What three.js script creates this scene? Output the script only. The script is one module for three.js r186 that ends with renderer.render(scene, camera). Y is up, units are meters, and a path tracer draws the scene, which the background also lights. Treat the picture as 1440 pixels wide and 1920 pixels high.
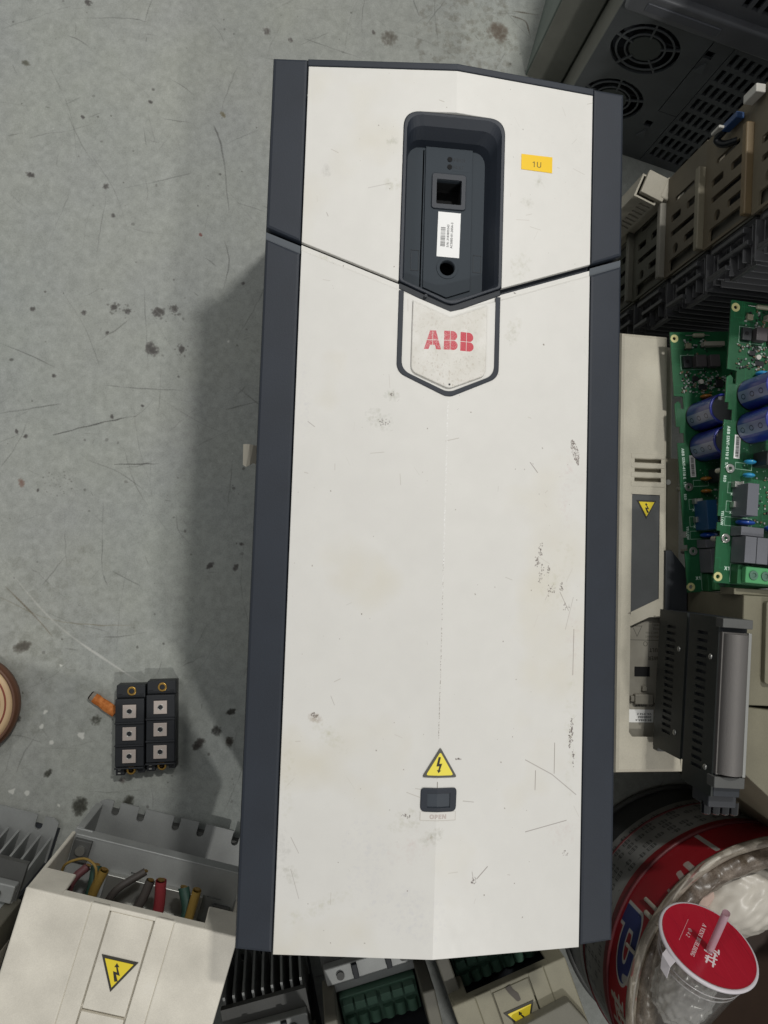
import * as THREE from 'three';
import { mergeGeometries } from 'three/addons/utils/BufferGeometryUtils.js';
import { RoundedBoxGeometry } from 'three/addons/geometries/RoundedBoxGeometry.js';
import { RectAreaLightUniformsLib } from 'three/addons/lights/RectAreaLightUniformsLib.js';

// ---------------------------------------------------------------- camera, lamps, exposure
const scene = new THREE.Scene();
scene.background = new THREE.Color(0.285, 0.29, 0.295);           // dim workshop all round
const camera = new THREE.PerspectiveCamera(67.32, 0.75, 0.02, 40);
camera.matrixAutoUpdate = true;
{
  const m = new THREE.Matrix4().set(
    0.99353935, -0.00667807, -0.11329151, 0,
    0.11348816, 0.0584636, 0.99181775, 0,
    0, -0.9982672, 0.05884377, 0, 0, 0, 0, 1);
  camera.quaternion.setFromRotationMatrix(m);
  camera.position.set(0, 0.954, 0);
}
RectAreaLightUniformsLib.init();
function lamp(name, x, y, z, w, h, intensity, tx = 0.1, tz = 0, color = 0xfdfbf7) {
  const l = new THREE.RectAreaLight(color, intensity, w, h); l.name = name;
  l.position.set(x, y, z); l.lookAt(tx, 0.1, tz); scene.add(l); return l;
}
// tube fittings hanging over the workshop floor: one over the far end, one beyond the near end, a row further off
lamp('ceiling_lamp', 0.45, 1.85, -0.88, 0.12, 0.06, 640);
lamp('ceiling_lamp_001', 0.75, 2.5, 1.75, 0.14, 0.07, 640);
lamp('ceiling_lamp_002', -1.6, 2.9, -1.4, 1.2, 0.2, 13);
const renderer = new THREE.WebGLRenderer({ antialias: true });
renderer.toneMapping = THREE.LinearToneMapping;
renderer.toneMappingExposure = 1.03;
renderer.shadowMap.enabled = true;

// ---------------------------------------------------------------- helpers
let seed = 12345;
const rnd = () => { seed = (seed * 1664525 + 1013904223) >>> 0; return seed / 4294967296; };
const rr = (a, b) => a + (b - a) * rnd();
const taken = new Map();
function numbered(n) { const k = taken.get(n) || 0; taken.set(n, k + 1); return k ? n + '_' + String(k).padStart(3, '0') : n; }
function tag(o, label, category, group) { o.userData.label = label; o.userData.category = category; if (group) o.userData.group = group; return o; }
function thing(name, label, category, pos = [0, 0, 0], yaw = 0, group) {
  const g = new THREE.Group(); g.name = numbered(name); g.position.set(...pos); g.rotation.y = yaw; scene.add(g);
  return tag(g, label, category, group);
}
function obj(name, geos, m, parent, label) {
  const g = Array.isArray(geos) ? mergeGeometries(geos.map(q => { const r = q.index ? q.toNonIndexed() : q; for (const k of Object.keys(r.attributes)) if (!['position', 'normal', 'uv'].includes(k)) r.deleteAttribute(k); return r; })) : geos;
  const o = new THREE.Mesh(tiled.has(m.map) || (!m.map && m.bumpMap) ? boxUV(g) : g, m); o.name = name; o.castShadow = true; o.receiveShadow = true;
  if (label) o.userData.label = label;
  if (parent) parent.add(o); else { o.name = numbered(name); scene.add(o); }
  return o;
}
const bx = (w, h, d, x = 0, y = 0, z = 0) => new THREE.BoxGeometry(w, h, d).translate(x, y, z);
const rb = (w, h, d, r, x = 0, y = 0, z = 0) => new RoundedBoxGeometry(w, h, d, 2, r).translate(x, y, z);
// box from extents
const ex = (x0, x1, y0, y1, z0, z1) => bx(x1 - x0, y1 - y0, z1 - z0, (x0 + x1) / 2, (y0 + y1) / 2, (z0 + z1) / 2);
const rex = (x0, x1, y0, y1, z0, z1, r = 0.002) => rb(x1 - x0, y1 - y0, z1 - z0, r, (x0 + x1) / 2, (y0 + y1) / 2, (z0 + z1) / 2);
const cyl = (r, h, x, y, z, n = 20, r2 = r) => new THREE.CylinderGeometry(r2, r, h, n).translate(x, y + h / 2, z);
// flat outline in plan (x, z), raised between y0 and y1
function shapeOf(pts, holes = []) {
  const s = new THREE.Shape(pts.map(([x, z]) => new THREE.Vector2(x, -z)));
  for (const h of holes) s.holes.push(new THREE.Path(h.map(([x, z]) => new THREE.Vector2(x, -z))));
  return s;
}
function slab(pts, y0, y1, bevel = 0, holes = []) {
  const g = new THREE.ExtrudeGeometry(shapeOf(pts, holes), bevel
    ? { depth: y1 - y0 - 2 * bevel, bevelEnabled: true, bevelThickness: bevel, bevelSize: bevel, bevelOffset: -bevel, bevelSegments: 2 }
    : { depth: y1 - y0, bevelEnabled: false });
  g.rotateX(-Math.PI / 2); g.translate(0, y0 + (bevel ? bevel : 0), 0); return g;
}
const circ = (cx, cz, r, n = 24) => Array.from({ length: n }, (_, i) => [cx + r * Math.cos(i / n * 2 * Math.PI), cz + r * Math.sin(i / n * 2 * Math.PI)]);
const rect = (x0, x1, z0, z1) => [[x0, z0], [x1, z0], [x1, z1], [x0, z1]];
function rrect(x0, x1, z0, z1, r, n = 5) {
  const p = [];
  for (const [cx, cz, a] of [[x1 - r, z0 + r, -90], [x1 - r, z1 - r, 0], [x0 + r, z1 - r, 90], [x0 + r, z0 + r, 180]])
    for (let i = 0; i <= n; i++) { const t = (a + 90 * i / n) * Math.PI / 180; p.push([cx + r * Math.cos(t), cz + r * Math.sin(t)]); }
  return p;
}
// rounds the corners of a plan outline; every corner may carry its own radius as third number
function fillet(pts, n = 6) {
  const out = [], N = pts.length;
  for (let i = 0; i < N; i++) {
    const p = pts[i], a = pts[(i + N - 1) % N], b = pts[(i + 1) % N], r = p[2] || 0;
    if (!r) { out.push([p[0], p[1]]); continue; }
    let ua = [a[0] - p[0], a[1] - p[1]], ub = [b[0] - p[0], b[1] - p[1]];
    const la = Math.hypot(...ua), lb = Math.hypot(...ub); ua = ua.map(v => v / la); ub = ub.map(v => v / lb);
    const half = Math.acos(Math.max(-1, Math.min(1, ua[0] * ub[0] + ua[1] * ub[1]))) / 2, d = Math.min(r / Math.tan(half), la * .48, lb * .48);
    const A = [p[0] + ua[0] * d, p[1] + ua[1] * d], B = [p[0] + ub[0] * d, p[1] + ub[1] * d];
    for (let k = 0; k <= n; k++) { const t = k / n; out.push([0, 1].map(j => (1 - t) * (1 - t) * A[j] + 2 * t * (1 - t) * p[j] + t * t * B[j])); }
  }
  return out;
}
function tube(pts, r, seg = 24, rad = 10, closed = false) {
  return new THREE.TubeGeometry(new THREE.CatmullRomCurve3(pts.map(p => new THREE.Vector3(...p)), closed), seg, r, rad, closed);
}
// surface through rings of equal point count: rings = [[ [x,y,z], ... ], ...]
function loft(rings, closed = true) {
  const n = rings[0].length, pos = [], m = closed ? n : n - 1;
  for (let k = 0; k + 1 < rings.length; k++) for (let i = 0; i < m; i++) {
    const a = rings[k][i], b = rings[k][(i + 1) % n], c = rings[k + 1][(i + 1) % n], d = rings[k + 1][i];
    pos.push(...a, ...d, ...b, ...b, ...d, ...c);
  }
  const g = new THREE.BufferGeometry(); g.setAttribute('position', new THREE.Float32BufferAttribute(pos, 3));
  g.setAttribute('uv', new THREE.Float32BufferAttribute(new Float32Array(pos.length / 3 * 2), 2));
  g.computeVertexNormals(); return g;
}
// uv from plan position, so that a texture laid over [x0,x1] x [z0,z1] keeps its size
function planUV(g, x0, x1, z0, z1) {
  const p = g.attributes.position, uv = new Float32Array(p.count * 2);
  for (let i = 0; i < p.count; i++) { uv[2 * i] = (p.getX(i) - x0) / (x1 - x0); uv[2 * i + 1] = 1 - (p.getZ(i) - z0) / (z1 - z0); }
  g.setAttribute('uv', new THREE.BufferAttribute(uv, 2)); return g;
}
// metre uv by the facing of each triangle
function boxUV(g, s = 1) {
  if (g.index) g = g.toNonIndexed();
  const p = g.attributes.position, n = g.attributes.normal, uv = new Float32Array(p.count * 2);
  for (let i = 0; i < p.count; i++) {
    const ax = Math.abs(n.getX(i)), ay = Math.abs(n.getY(i)), az = Math.abs(n.getZ(i));
    let u, v;
    if (ay >= ax && ay >= az) { u = p.getX(i); v = p.getZ(i); } else if (ax >= az) { u = p.getZ(i); v = p.getY(i); } else { u = p.getX(i); v = p.getY(i); }
    uv[2 * i] = u * s; uv[2 * i + 1] = v * s;
  }
  g.setAttribute('uv', new THREE.BufferAttribute(uv, 2)); return g;
}

// ---------------------------------------------------------------- procedural textures
function hash(x, y, s) { let h = (x * 374761393 + y * 668265263 + s * 2147483647) | 0; h = Math.imul(h ^ (h >>> 13), 1274126177); return ((h ^ (h >>> 16)) >>> 0) / 4294967296; }
function vnoise(x, y, s, per) {
  const xi = Math.floor(x), yi = Math.floor(y), fx = x - xi, fy = y - yi, u = fx * fx * (3 - 2 * fx), v = fy * fy * (3 - 2 * fy);
  const w = (a) => ((a % per) + per) % per;
  const x0 = w(xi), x1 = w(xi + 1), y0 = w(yi), y1 = w(yi + 1);
  return (hash(x0, y0, s) * (1 - u) + hash(x1, y0, s) * u) * (1 - v) + (hash(x0, y1, s) * (1 - u) + hash(x1, y1, s) * u) * v;
}
function fbm(x, y, s, oct, per) { let a = 0, k = .5, t = 0; for (let o = 0; o < oct; o++) { a += k * vnoise(x, y, s + o, per); t += k; x *= 2; y *= 2; per *= 2; k *= .5; } return a / t; }
function canvas(w, h) { const c = document.createElement('canvas'); c.width = w; c.height = h; return [c, c.getContext('2d')]; }
function ctex(c, srgb = true, rep = false) {
  const t = new THREE.CanvasTexture(c); if (srgb) t.colorSpace = THREE.SRGBColorSpace;
  if (rep) t.wrapS = t.wrapT = THREE.RepeatWrapping; t.magFilter = THREE.LinearFilter; return t;
}
// grain canvas: base colour with fine and coarse mottling; amp in 0..255 steps
function grain(w, h, [r, g, b], coarse, fine, cells = 6, s = 1, tint = [1, 1, 1]) {
  const [c, x] = canvas(w, h), im = x.createImageData(w, h), d = im.data;
  for (let j = 0; j < h; j++) for (let i = 0; i < w; i++) {
    const u = i / w * cells, v = j / w * cells;
    const n = (fbm(u, v, s, 4, cells) - .5) * 2 * coarse + (hash(i, j, s + 9) - .5) * 2 * fine, k = 4 * (j * w + i);
    d[k] = r + n * tint[0]; d[k + 1] = g + n * tint[1]; d[k + 2] = b + n * tint[2]; d[k + 3] = 255;
  }
  x.putImageData(im, 0, 0); return [c, x];
}
const std = (color, roughness = .5, o = {}) => new THREE.MeshStandardMaterial({ color, roughness, ...o });
const [fineC] = grain(256, 256, [128, 128, 128], 14, 60, 16, 5);
const fineBump = ctex(fineC, false, true);
fineBump.repeat.set(12, 12);
const [wearC] = grain(512, 512, [238, 237, 234], 22, 7, 8, 21);
const wearMap = ctex(wearC, true, true);
wearMap.repeat.set(4, 4);
const [slC, slX] = grain(1024, 1024, [214, 216, 220], 16, 10, 10, 25);
for (let i = 0; i < 260; i++) { const a = rnd() * 1024, b = rnd() * 1024, t = rnd() * 6.283, L = Math.pow(rnd(), 2) * 70 + 4; slX.strokeStyle = `rgba(255,255,255,${rr(.1, .5)})`; slX.lineWidth = rr(.5, 1.6); slX.beginPath(); slX.moveTo(a, b); slX.lineTo(a + L * Math.cos(t), b + L * Math.sin(t)); slX.stroke(); }
for (let i = 0; i < 700; i++) { slX.fillStyle = `rgba(255,255,255,${rr(.1, .6)})`; slX.fillRect(rnd() * 1024, rnd() * 1024, rr(1, 2.5), rr(1, 2.5)); }
const slateMap = ctex(slC, true, true); slateMap.repeat.set(3.1, 3.1);
const tiled = new Set([wearMap, slateMap]);
const M = {
  slate: std(0x282f39, .55, { map: slateMap, bumpMap: fineBump, bumpScale: .0001 }),
  slateDark: std(0x2f3338, .6, { map: slateMap, bumpMap: fineBump, bumpScale: .0001 }),
  pocket: std(0x2f373e, .75, { bumpMap: fineBump, bumpScale: .00008 }),
  black: std(0x07080a, .85),
  blackGloss: std(0x101317, .35),
  cream: std(0xe4dfd3, .5, { map: wearMap, bumpMap: fineBump, bumpScale: .0001 }),
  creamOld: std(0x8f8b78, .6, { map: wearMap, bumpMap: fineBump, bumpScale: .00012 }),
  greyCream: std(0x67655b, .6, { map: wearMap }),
  steel: std(0xa6a9a9, .5, { metalness: .25, map: wearMap }),
  steelDull: std(0x5f605f, .6, { metalness: .25, map: wearMap }),
  zinc: std(0xb9b9b4, .35, { metalness: .8 }),
  brass: std(0xb08d4a, .35, { metalness: .9 }),
  finDark: std(0x5c5d60, .5, { metalness: .35, map: wearMap }),
  green: std(0x16502f, .45), greenLt: std(0x4f9a63, .5), greenTerm: std(0x557867, .5, { map: wearMap }),
  yellow: std(0xe8c93c, .5), white: std(0xe6e4de, .5),
};

// ---------------------------------------------------------------- the floor
const FX0 = -0.8, FX1 = 0.9, FZ0 = -0.9, FZ1 = 0.8;                 // the stretch of floor that one texture covers, metres
function floorTexture() {
  const S = 2048, [c, x] = canvas(S, S), im = x.createImageData(S, S), d = im.data;
  for (let j = 0; j < S; j++) for (let i = 0; i < S; i++) {
    const u = i / S * 8, v = j / S * 8;
    const big = fbm(u * .5, v * .5, 3, 4, 4) - .5, mid = fbm(u * 3, v * 3, 11, 4, 24) - .5, fin = hash(i, j, 4) - .5, mott = fbm(u * 34, v * 34, 31, 2, 272) - .5;
    const n = big * 12 + mid * 8 + fin * 16 + mott * 20, k = 4 * (j * S + i);
    d[k] = 155 + n + big * 6; d[k + 1] = 158 + n; d[k + 2] = 152 + n - mid * 6 - big * 4; d[k + 3] = 255;
  }
  x.putImageData(im, 0, 0);
  const X = v => (v - FX0) / (FX1 - FX0) * S, Z = v => (v - FZ0) / (FZ1 - FZ0) * S, mm = S / (FX1 - FX0) / 1000;
  x.lineCap = 'round';
  // a scratch: smoothed through its points, wandering a little, with breaks and a width that comes and goes
  const line = (pts, w, col) => {
    const cv = new THREE.CatmullRomCurve3(pts.map(([a, b]) => new THREE.Vector3(a, 0, b))), L = cv.getLength(), n = Math.max(4, Math.ceil(L / .003)), ph = rnd() * 50;
    let p0 = null; x.strokeStyle = col;
    for (let i = 0; i <= n; i++) {
      const q = cv.getPoint(i / n), j = (fbm(ph + i * .35, 3.3, 17, 2, 512) - .5) * .0022, p1 = [X(q.x + j), Z(q.z + j * .7)], k = vnoise(ph + i * .22, 7.7, 19, 512);
      if (p0 && k > .17) { x.globalAlpha = .35 + .65 * k; x.lineWidth = w * mm * (.45 + k) * Math.min(1, .35 + 3 * Math.min(i, n - i) / n); x.beginPath(); x.moveTo(...p0); x.lineTo(...p1); x.stroke(); }
      p0 = p1;
    }
    x.globalAlpha = 1;
  };
  const blot = (px, pz, r, col, jag = .5, n = 14) => {
    x.fillStyle = col; x.beginPath();
    const ph = rnd() * 9, sx = rr(.7, 1.3);
    for (let i = 0; i < n; i++) { const t = i / n * 2 * Math.PI, q = r * mm * (1 - jag / 2 + jag * rnd()); x.lineTo(X(px) + q * sx * Math.cos(t + ph), Z(pz) + q * Math.sin(t + ph)); }
    x.fill();
  };
  // a stain: a clump of small specks, thick in the middle and ragged outside
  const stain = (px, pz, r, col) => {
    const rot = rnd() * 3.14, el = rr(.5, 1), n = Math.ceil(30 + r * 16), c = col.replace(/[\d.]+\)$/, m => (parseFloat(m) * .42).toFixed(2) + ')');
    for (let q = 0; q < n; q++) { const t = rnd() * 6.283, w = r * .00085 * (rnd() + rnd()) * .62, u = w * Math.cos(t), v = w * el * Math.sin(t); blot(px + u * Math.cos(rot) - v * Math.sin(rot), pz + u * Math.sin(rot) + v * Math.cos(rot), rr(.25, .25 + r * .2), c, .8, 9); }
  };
  // soft grime: many small faint blots scattered inside an outline
  const grime = (px, pz, rx, rz, n, col, s0 = .6, s1 = 3) => { for (let i = 0; i < n; i++) { const a = rnd() * 6.283, q = Math.pow(rnd(), .6); blot(px + rx * q * Math.cos(a), pz + rz * q * Math.sin(a), rr(s0, s1), col, .9); } };
  // all-over specks, hairlines and scuffs
  for (let i = 0; i < 3200; i++) blot(rr(FX0, FX1), rr(FZ0, FZ1), Math.pow(rnd(), 6) * 1.9 + .2, `rgba(58,56,52,${rr(.2, .65)})`, .4);
  for (let i = 0; i < 1500; i++) {
    const a = rr(FX0, FX1), b = rr(FZ0, FZ1), t = rnd() * 6.283, L = Math.pow(rnd(), 2.6) * .13 + .006, k = rr(-.5, .5);
    line([[a, b], [a + L * .5 * Math.cos(t), b + L * .5 * Math.sin(t)], [a + L * Math.cos(t + k * .3), b + L * Math.sin(t + k * .3)]], rr(.25, 1.1), `rgba(72,72,68,${rr(.12, .42)})`);
  }
  for (let i = 0; i < 160; i++) { const a = rr(FX0, FX1), b = rr(FZ0, FZ1), t = rnd() * 6.283, L = rr(.01, .06); line([[a, b], [a + L * Math.cos(t), b + L * Math.sin(t)]], rr(.2, .6), `rgba(205,208,202,${rr(.08, .25)})`); }
  for (let i = 0; i < 60; i++) blot(rr(FX0, FX1), rr(FZ0, FZ1), rr(.3, .8), 'rgba(225,225,220,.7)');
  // grime by the power modules, with some of the shade there put into its colour
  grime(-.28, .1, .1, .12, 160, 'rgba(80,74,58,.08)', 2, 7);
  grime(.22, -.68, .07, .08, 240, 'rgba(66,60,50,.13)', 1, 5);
  // marks that can be told apart in place
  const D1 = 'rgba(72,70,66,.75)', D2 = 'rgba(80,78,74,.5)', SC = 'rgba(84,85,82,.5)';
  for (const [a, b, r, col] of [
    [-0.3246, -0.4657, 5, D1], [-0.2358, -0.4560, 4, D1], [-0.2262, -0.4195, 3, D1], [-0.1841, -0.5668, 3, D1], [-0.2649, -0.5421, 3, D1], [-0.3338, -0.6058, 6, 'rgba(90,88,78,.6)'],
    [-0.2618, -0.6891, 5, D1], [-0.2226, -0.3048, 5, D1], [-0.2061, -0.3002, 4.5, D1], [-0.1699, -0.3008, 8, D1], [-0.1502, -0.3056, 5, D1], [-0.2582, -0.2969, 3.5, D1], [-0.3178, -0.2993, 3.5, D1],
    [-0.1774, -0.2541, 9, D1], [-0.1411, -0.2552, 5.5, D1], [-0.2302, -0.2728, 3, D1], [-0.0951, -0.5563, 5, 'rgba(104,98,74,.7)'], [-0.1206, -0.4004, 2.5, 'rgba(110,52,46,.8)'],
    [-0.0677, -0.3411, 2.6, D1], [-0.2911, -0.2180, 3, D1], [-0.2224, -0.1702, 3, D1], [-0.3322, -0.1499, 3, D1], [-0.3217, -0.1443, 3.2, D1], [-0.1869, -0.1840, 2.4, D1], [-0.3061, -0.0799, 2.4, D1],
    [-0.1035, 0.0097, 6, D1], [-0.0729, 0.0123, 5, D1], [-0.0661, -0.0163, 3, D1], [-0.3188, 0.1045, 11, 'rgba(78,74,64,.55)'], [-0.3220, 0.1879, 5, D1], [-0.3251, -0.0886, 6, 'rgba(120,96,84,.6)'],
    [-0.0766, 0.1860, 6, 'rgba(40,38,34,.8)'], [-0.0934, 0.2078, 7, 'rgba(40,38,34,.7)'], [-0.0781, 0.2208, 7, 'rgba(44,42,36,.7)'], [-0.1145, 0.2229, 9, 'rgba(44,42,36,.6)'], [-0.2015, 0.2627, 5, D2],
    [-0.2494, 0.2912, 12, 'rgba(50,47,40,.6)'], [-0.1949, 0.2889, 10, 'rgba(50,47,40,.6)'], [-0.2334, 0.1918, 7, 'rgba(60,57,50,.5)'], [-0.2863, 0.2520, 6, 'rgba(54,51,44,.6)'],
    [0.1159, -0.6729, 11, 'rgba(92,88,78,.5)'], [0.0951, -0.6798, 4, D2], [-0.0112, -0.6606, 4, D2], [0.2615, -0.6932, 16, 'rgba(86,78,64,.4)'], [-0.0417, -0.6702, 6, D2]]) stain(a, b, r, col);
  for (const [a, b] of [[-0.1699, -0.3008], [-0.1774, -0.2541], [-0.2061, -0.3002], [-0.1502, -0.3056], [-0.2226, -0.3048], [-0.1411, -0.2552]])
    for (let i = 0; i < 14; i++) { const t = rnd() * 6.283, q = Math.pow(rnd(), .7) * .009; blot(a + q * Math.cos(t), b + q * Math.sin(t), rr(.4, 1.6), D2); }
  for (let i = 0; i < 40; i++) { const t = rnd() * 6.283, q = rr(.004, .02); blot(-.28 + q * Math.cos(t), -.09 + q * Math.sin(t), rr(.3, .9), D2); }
  for (const [p, w, col] of [
    [[[-0.2836, -0.6672], [-0.2067, -0.6729], [-0.1911, -0.6700]], .9, SC], [[[-0.2803, -0.5235], [-0.2540, -0.5347]], .8, SC], [[[-0.2842, -0.5571], [-0.2674, -0.5678]], .7, SC], [[[-0.2586, -0.5419], [-0.2410, -0.5506]], .7, SC],
    [[[-0.2123, -0.4546], [-0.1418, -0.4756], [-0.1321, -0.4789]], .9, SC], [[[-0.1068, -0.5430], [-0.0973, -0.5181], [-0.0857, -0.4294]], 1.6, 'rgba(92,93,90,.6)'], [[[-0.0900, -0.5185], [-0.0439, -0.5444]], .9, SC],
    [[[-0.1871, -0.5535], [-0.1815, -0.5299], [-0.1767, -0.5131]], .8, SC], [[[-0.1689, -0.5465], [-0.1343, -0.5433]], .8, SC], [[[-0.0918, -0.3950], [-0.0850, -0.3682], [-0.0930, -0.3306]], 1, SC], [[[-0.0760, -0.4436], [-0.0429, -0.4344]], .9, SC],
    [[[-0.2900, -0.1462], [-0.2409, -0.1607], [-0.1943, -0.1714]], 1.2, 'rgba(60,60,57,.8)'], [[[-0.3516, -0.1713], [-0.2817, -0.1844]], 1.2, SC], [[[-0.2326, -0.2084], [-0.1917, -0.2055], [-0.1409, -0.2042]], .9, SC],
    [[[-0.2182, -0.1118], [-0.1668, -0.1138]], 1, 'rgba(56,56,53,.8)'], [[[-0.3540, -0.2564], [-0.3169, -0.2413], [-0.2858, -0.2266]], .9, SC], [[[-0.0860, -0.1816], [-0.0440, -0.1939]], 1, SC], [[[-0.1567, -0.1525], [-0.1246, -0.1808]], .6, SC],
    [[[-0.2174, 0.0172], [-0.1861, 0.0339]], 1, 'rgba(56,56,53,.7)'], [[[-0.2309, -0.0672], [-0.2284, 0.0223], [-0.2239, 0.0324]], .9, SC], [[[-0.0845, -0.0520], [-0.0776, -0.1210]], .7, SC], [[[-0.1450, -0.0517], [-0.1415, -0.0323], [-0.1280, -0.0161]], .9, SC],
    [[[-0.2755, -0.0540], [-0.2707, 0.0222]], .5, SC], [[[-0.3455, 0.0470], [-0.2907, 0.0724], [-0.2358, 0.0804], [-0.1927, 0.0809]], .8, 'rgba(104,90,62,.5)'], [[[-0.3399, 0.0345], [-0.3090, 0.0660], [-0.2842, 0.0943]], 1.4, 'rgba(90,78,60,.5)'],
    [[[-0.1359, 0.1310], [-0.0908, 0.1094]], .8, SC], [[[-0.1876, -0.3302], [-0.1807, -0.2242]], .5, SC], [[[-0.2453, -0.3677], [-0.2344, -0.4486]], .5, SC], [[[-0.3649, -0.6462], [-0.3278, -0.6629], [-0.2777, -0.6856]], .7, SC],
    [[[0.1476, -0.7276], [0.1546, -0.7078]], 1.6, SC], [[[0.1651, -0.6963], [0.1901, -0.7312]], 1.2, SC], [[[0.2799, -0.7241], [0.3163, -0.7213]], 1.4, 'rgba(70,62,50,.7)'], [[[0.2799, -0.7168], [0.2980, -0.7109], [0.3050, -0.6894]], 1.6, 'rgba(70,62,50,.6)'], [[[0.0057, -0.6641], [0.0812, -0.6429]], .8, SC],
    [[[-0.3467, 0.0031], [-0.2877, 0.0724], [-0.2537, 0.1010], [-0.1978, 0.1394], [-0.1603, 0.1621]], 1.6, 'rgba(186,186,178,.55)'], [[[-0.2537, 0.1010], [-0.1978, 0.1394]], 2.2, 'rgba(196,196,190,.5)']]) line(p, w, col);
  for (const [a, b, r] of [[-0.2948, 0.1978, 3], [-0.2500, 0.2100, 4], [-0.2911, 0.1812, 2.4], [-0.2830, 0.2159, 3], [-0.3262, 0.2715, 4], [-0.3096, 0.2733, 3], [-0.2735, 0.2891, 2], [-0.0851, -0.2670, 1.5], [-0.2749, 0.1275, 1.6]]) blot(a, b, r, 'rgba(214,214,206,.85)', .9, 9);
  return c;
}
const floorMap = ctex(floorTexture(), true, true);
const fl = planUV(new THREE.PlaneGeometry(9, 9).rotateX(-Math.PI / 2), FX0, FX1, FZ0, FZ1);
{
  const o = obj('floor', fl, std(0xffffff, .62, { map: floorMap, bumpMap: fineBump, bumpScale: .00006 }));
  o.userData.kind = 'structure'; o.userData.label = 'scratched grey painted concrete workshop floor';
}

// ---------------------------------------------------------------- the big drive lying on its back
const drive = thing('motor_drive', 'large white and slate variable speed drive lying face up on the floor', 'motor drive', [0.1171, 0, -0.0482], -0.033);
const RIDGE = .357, EDGE = .343, PX = .121;
const roof = x => { const a = Math.abs(x); return a < PX ? EDGE + (RIDGE - EDGE) * (1 - a / PX) : EDGE - (a - PX) / .029 * .003; };
// lays a slab that was built flat (y measured from the cover surface) over the folded front: cut at the ridge, then lifted
function onRoof(g) {
  if (g.index) g = g.toNonIndexed();
  const p = g.attributes.position.array, out = [];
  const tri = t => out.push(...t.flat());
  for (let i = 0; i < p.length; i += 9) {
    const T = [0, 3, 6].map(k => [p[i + k], p[i + k + 1], p[i + k + 2]]);
    const s = T.map(v => v[0] > 1e-7 ? 1 : v[0] < -1e-7 ? -1 : 0);
    if (!(s.includes(1) && s.includes(-1))) { tri(T); continue; }
    for (const side of [1, -1]) {
      const poly = [];
      for (let k = 0; k < 3; k++) {
        const a = T[k], b = T[(k + 1) % 3];
        if (a[0] * side >= 0) poly.push(a);
        if ((a[0] * side > 0 && b[0] * side < 0) || (a[0] * side < 0 && b[0] * side > 0)) { const t = a[0] / (a[0] - b[0]); poly.push([0, a[1] + t * (b[1] - a[1]), a[2] + t * (b[2] - a[2])]); }
      }
      for (let k = 1; k + 1 < poly.length; k++) tri([poly[0], poly[k], poly[k + 1]]);
    }
  }
  for (let i = 0; i < out.length; i += 3) out[i + 1] += roof(out[i]);
  const q = new THREE.BufferGeometry(); q.setAttribute('position', new THREE.Float32BufferAttribute(out, 3));
  q.setAttribute('uv', new THREE.Float32BufferAttribute(new Float32Array(out.length / 3 * 2), 2)); q.computeVertexNormals(); return q;
}
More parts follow.
